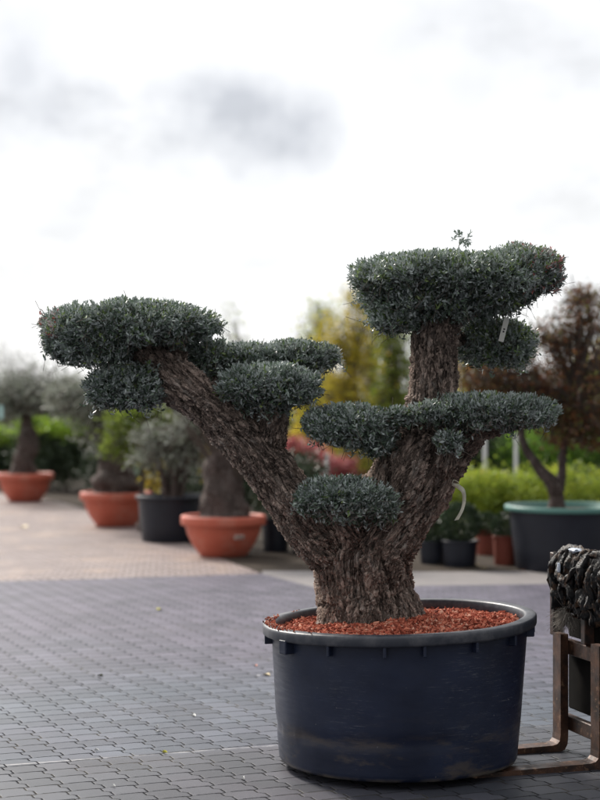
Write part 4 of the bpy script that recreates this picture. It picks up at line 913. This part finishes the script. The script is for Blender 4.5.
# right side
oE, bE, rE, hE = bowl(567, 15.75, 128, 66, 'large black tub with a green rim, holding the maroon-leaved tree', 'black', 'pot', 'greenrim', name='plastic_tub', group='dark plastic pots')
bb = np.array([P(556, 505, bE[1])[0], bE[1], bE[2]])
bgtree('maroon_tree', 'maroon-leaved tree with a forked pinkish trunk, in the black tub with green rim', bb,
       [[(0, 0, -.1, .10), (0, 0, .08, .085), (-.02, 0, .25, .075), (-.16, 0, .42, .055), (-.32, 0, .66, .045), (-.36, 0, .95, .03)], [(0, 0, .18, .07), (.06, 0, .36, .05), (.07, 0, .60, .04), (.12, 0, .9, .03), (.2, 0, 1.1, .02)]],
       [(at(588, 372, bE[1], bb), (.55, .5, .58), 64, 46), (at(590, 430, bE[1], bb), (.45, .4, .2), 55, 44), (at(520, 378, bE[1], bb), (.42, .4, .30), 46, 34), (at(610, 310, bE[1], bb), (.45, .4, .30), 42, 40), (at(485, 372, bE[1], bb), (.30, .3, .22), 40, 30), (at(500, 400, bE[1], bb), (.32, .3, .14), 30, 30), (at(560, 330, bE[1], bb), (.28, .3, .2), 40, 26), (at(545, 412, bE[1], bb), (.30, .3, .12), 42, 34), (at(575, 300, bE[1], bb), (.12, .2, .1), 8, 14)],
       .048, 'maroon', clump=.13, hexa=True, seed=43, group=None)
def ball(px, d, wpx, potw, poth, mat, lab, labp, cy, rpx):
    o_, b_, r_, hh_ = bowl(px, d, potw, poth, labp, mat, 'pot', name='plastic_pot' if mat == 'black' else 'terracotta_pot', group='small pots with box balls')
    k = d / FPX; rr = rpx * k; cc_ = np.array([0, 0, P(px, cy, d)[2] - b_[2]]); n = int(5200 * (rr / .2) ** 2)
    o2 = empty('box_ball', b_); tag(o2, lab, 'box ball', 'clipped box balls')
    mb = MB(); mb.add(*tube([(0, 0, -.02), (0, 0, cc_[2])], [.015, .01], 6)); mb.build('stem', M['twig'], o2)
    u = unit(rng.normal(size=(n, 3))); p = cc_ + u * rr * rng.uniform(.75, 1.03, (n, 1)); V, F, kk = leaf_arrays(p, u + rng.normal(size=(n, 3)) * .8, .028, .014, hexa=False)
    mesh_np('crown', V, F, M['box'], o2, False, {'var': np.repeat(rng.random(n), kk)})
ball(460, 16.3, 40, 38, 27, 'black', 'largest clipped box ball, behind the white ribbon', 'black pot under the largest box ball', 523, 20)
ball(433, 16.6, 30, 30, 24, 'black', 'box ball half hidden behind the olive trunk', 'black pot beside the trunk, left of the largest ball', 528, 15)
ball(486, 17.6, 24, 22, 26, 'terra2', 'small box ball left of the pair in red pots', 'narrow dull red pot, left of the pair', 526, 13)
ball(505, 16.5, 26, 26, 30, 'terra2', 'small box ball next to the black tub with green rim', 'dull red pot touching the black tub with green rim', 527, 14)
# yellow-green shrubs in a row
gh = 'yellow-green shrubs in a row on the right'
rows = [(424, 19.5, .30, .95, 'left of the largest box ball'), (452, 19.2, .32, 1.02, 'behind the largest box ball'), (482, 19, .32, 1.0, 'below the white post with the red foot'), (512, 19, .32, .98, 'below the other white post'), (542, 18.8, .32, 1.02, 'left of the maroon tree trunk'), (572, 18.6, .32, 1.0, 'right of the maroon tree trunk'), (604, 18.5, .32, 1.0, 'at the right edge behind the black tub')]
for px, d, r_, h_, lab in rows:
    b_ = G(px, d); o_ = empty('variegated_shrub', b_); tag(o_, 'low yellow-green shrub ' + lab, 'shrub', gh)
    mb = MB(); mb.add(*tube([(0, 0, 0), (.02, 0, h_ * .7)], [.02, .01], 6)); mb.build('stem', M['twig'], o_)
    crown_mesh([(np.array([0, 0, h_ * .55]), (r_, r_ * .9, h_ * .38), 90, 40)], .05, 'ygreen', o_, clump=.12, shade=(.12, .95))
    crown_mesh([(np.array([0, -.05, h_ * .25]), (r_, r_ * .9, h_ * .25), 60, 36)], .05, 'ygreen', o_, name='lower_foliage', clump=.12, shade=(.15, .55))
for px, d, r_, h_, mt, lab in ((440, 25, .6, 1.55, 'dark', 'dark green shrub behind the row, next to the trunk'), (470, 25.5, .6, 1.5, 'laurel', 'fresh green shrub between the trunk and the white posts'), (502, 25, .6, 1.45, 'dark', 'mid green shrub between the two white posts'), (535, 24.5, .55, 1.5, 'laurel', 'fresh green shrub left of the forked maroon tree'), (572, 24, .55, 1.55, 'laurel', 'bright green shrub seen under the maroon crown'), (612, 24, .6, 1.55, 'laurel', 'bright green shrub at the right edge')):
    b_ = G(px, d); o_ = empty('green_shrub', b_); tag(o_, lab, 'shrub', 'taller green shrubs on the right')
    mb = MB(); mb.add(*tube([(0, 0, 0), (.02, 0, h_ * .7)], [.03, .01], 6)); mb.build('stem', M['twig'], o_)
    crown_mesh([(np.array([0, 0, h_ * .55]), (r_, r_ * .9, h_ * .42), 130, 42)], .07, mt, o_, clump=.18, shade=(.15, .85))
# litter
def litter(px, py, s, mat, lab, cat='leaf', name='fallen_leaf', group='fallen leaves on the paving'):
    x, y = gp(px, py); a = random.random() * 6; pts = [(-1, 0, .004), (-.4, .38, .016), (.4, .34, .012), (1, 0, .006), (.4, -.36, .010), (-.4, -.4, .018), (0, 0, .003)]
    V = np.array(pts) * [s, s, max(1, s * 18)]; V[:, 2] += .004; c_, s_ = math.cos(a), math.sin(a); V[:, :2] = V[:, :2] @ np.array([[c_, s_], [-s_, c_]])
    F = np.array([[6, 0, 1], [6, 1, 2], [6, 2, 3], [6, 3, 4], [6, 4, 5], [6, 5, 0]])[:, ::-1]
    o = mesh_np(name, V, F, mat); o.location = (x, y, 0); tag(o, lab, cat, group); return o
M['lyel'] = Mat('yellow_leaf', .6); M['lyel'].base((.55, .52, .10)); M['ltan'] = Mat('tan_leaf', .6); M['ltan'].base((.55, .45, .26)); M['ldrk'] = Mat('dark_leaf_litter', .7); M['ldrk'].base((.05, .055, .02)); M['lwht'] = Mat('white_scrap', .6); M['lwht'].base((.75, .75, .73)); M['lpnk'] = Mat('pink_petal', .6); M['lpnk'].base((.55, .25, .20))
litter(159, 610, .05, M['lyel'], 'bright yellow leaf on the paving, midway to the potted olives')
litter(266, 676, .036, M['ltan'], 'tan curled leaf beside the left side of the navy tub')
litter(100, 677, .024, M['ldrk'], 'dark clump of leaf on the grey paving at left')
litter(165, 754, .016, M['lyel'], 'small yellow-green leaf on the paving at the bottom')
litter(256, 667, .02, M['lpnk'], 'small pinkish petal near the left side of the tub', 'petal', 'petal')
litter(24, 528, .12, M['ltan'], 'brown blurred leaf on the beige paving far left')
litter(476, 566, .05, M['ltan'], 'tan leaf by the foot of the small red pots')
litter(484, 569, .04, M['ltan'], 'smaller tan leaf in front of the small red pots')
litter(524, 571, .03, M['lpnk'], 'pinkish leaf against the foot of the black tub')
for px, py, s, lab in ((194, 717, .018, 'pale scrap on the paving, largest of a scattered few'), (157, 728, .008, 'tiny pale speck left of the largest scrap'), (158, 734, .015, 'pale scrap just below the tiny speck'), (97, 752, .014, 'pale scrap left at the bottom of the paving'), (243, 780, .011, 'small pale scrap in front of the tub, lower left'), (114, 788, .010, 'small pale scrap at the bottom edge of the paving')):
    litter(px, py, s, M['lwht'], lab, 'scrap', 'paper_scrap', 'pale scraps on the paving')
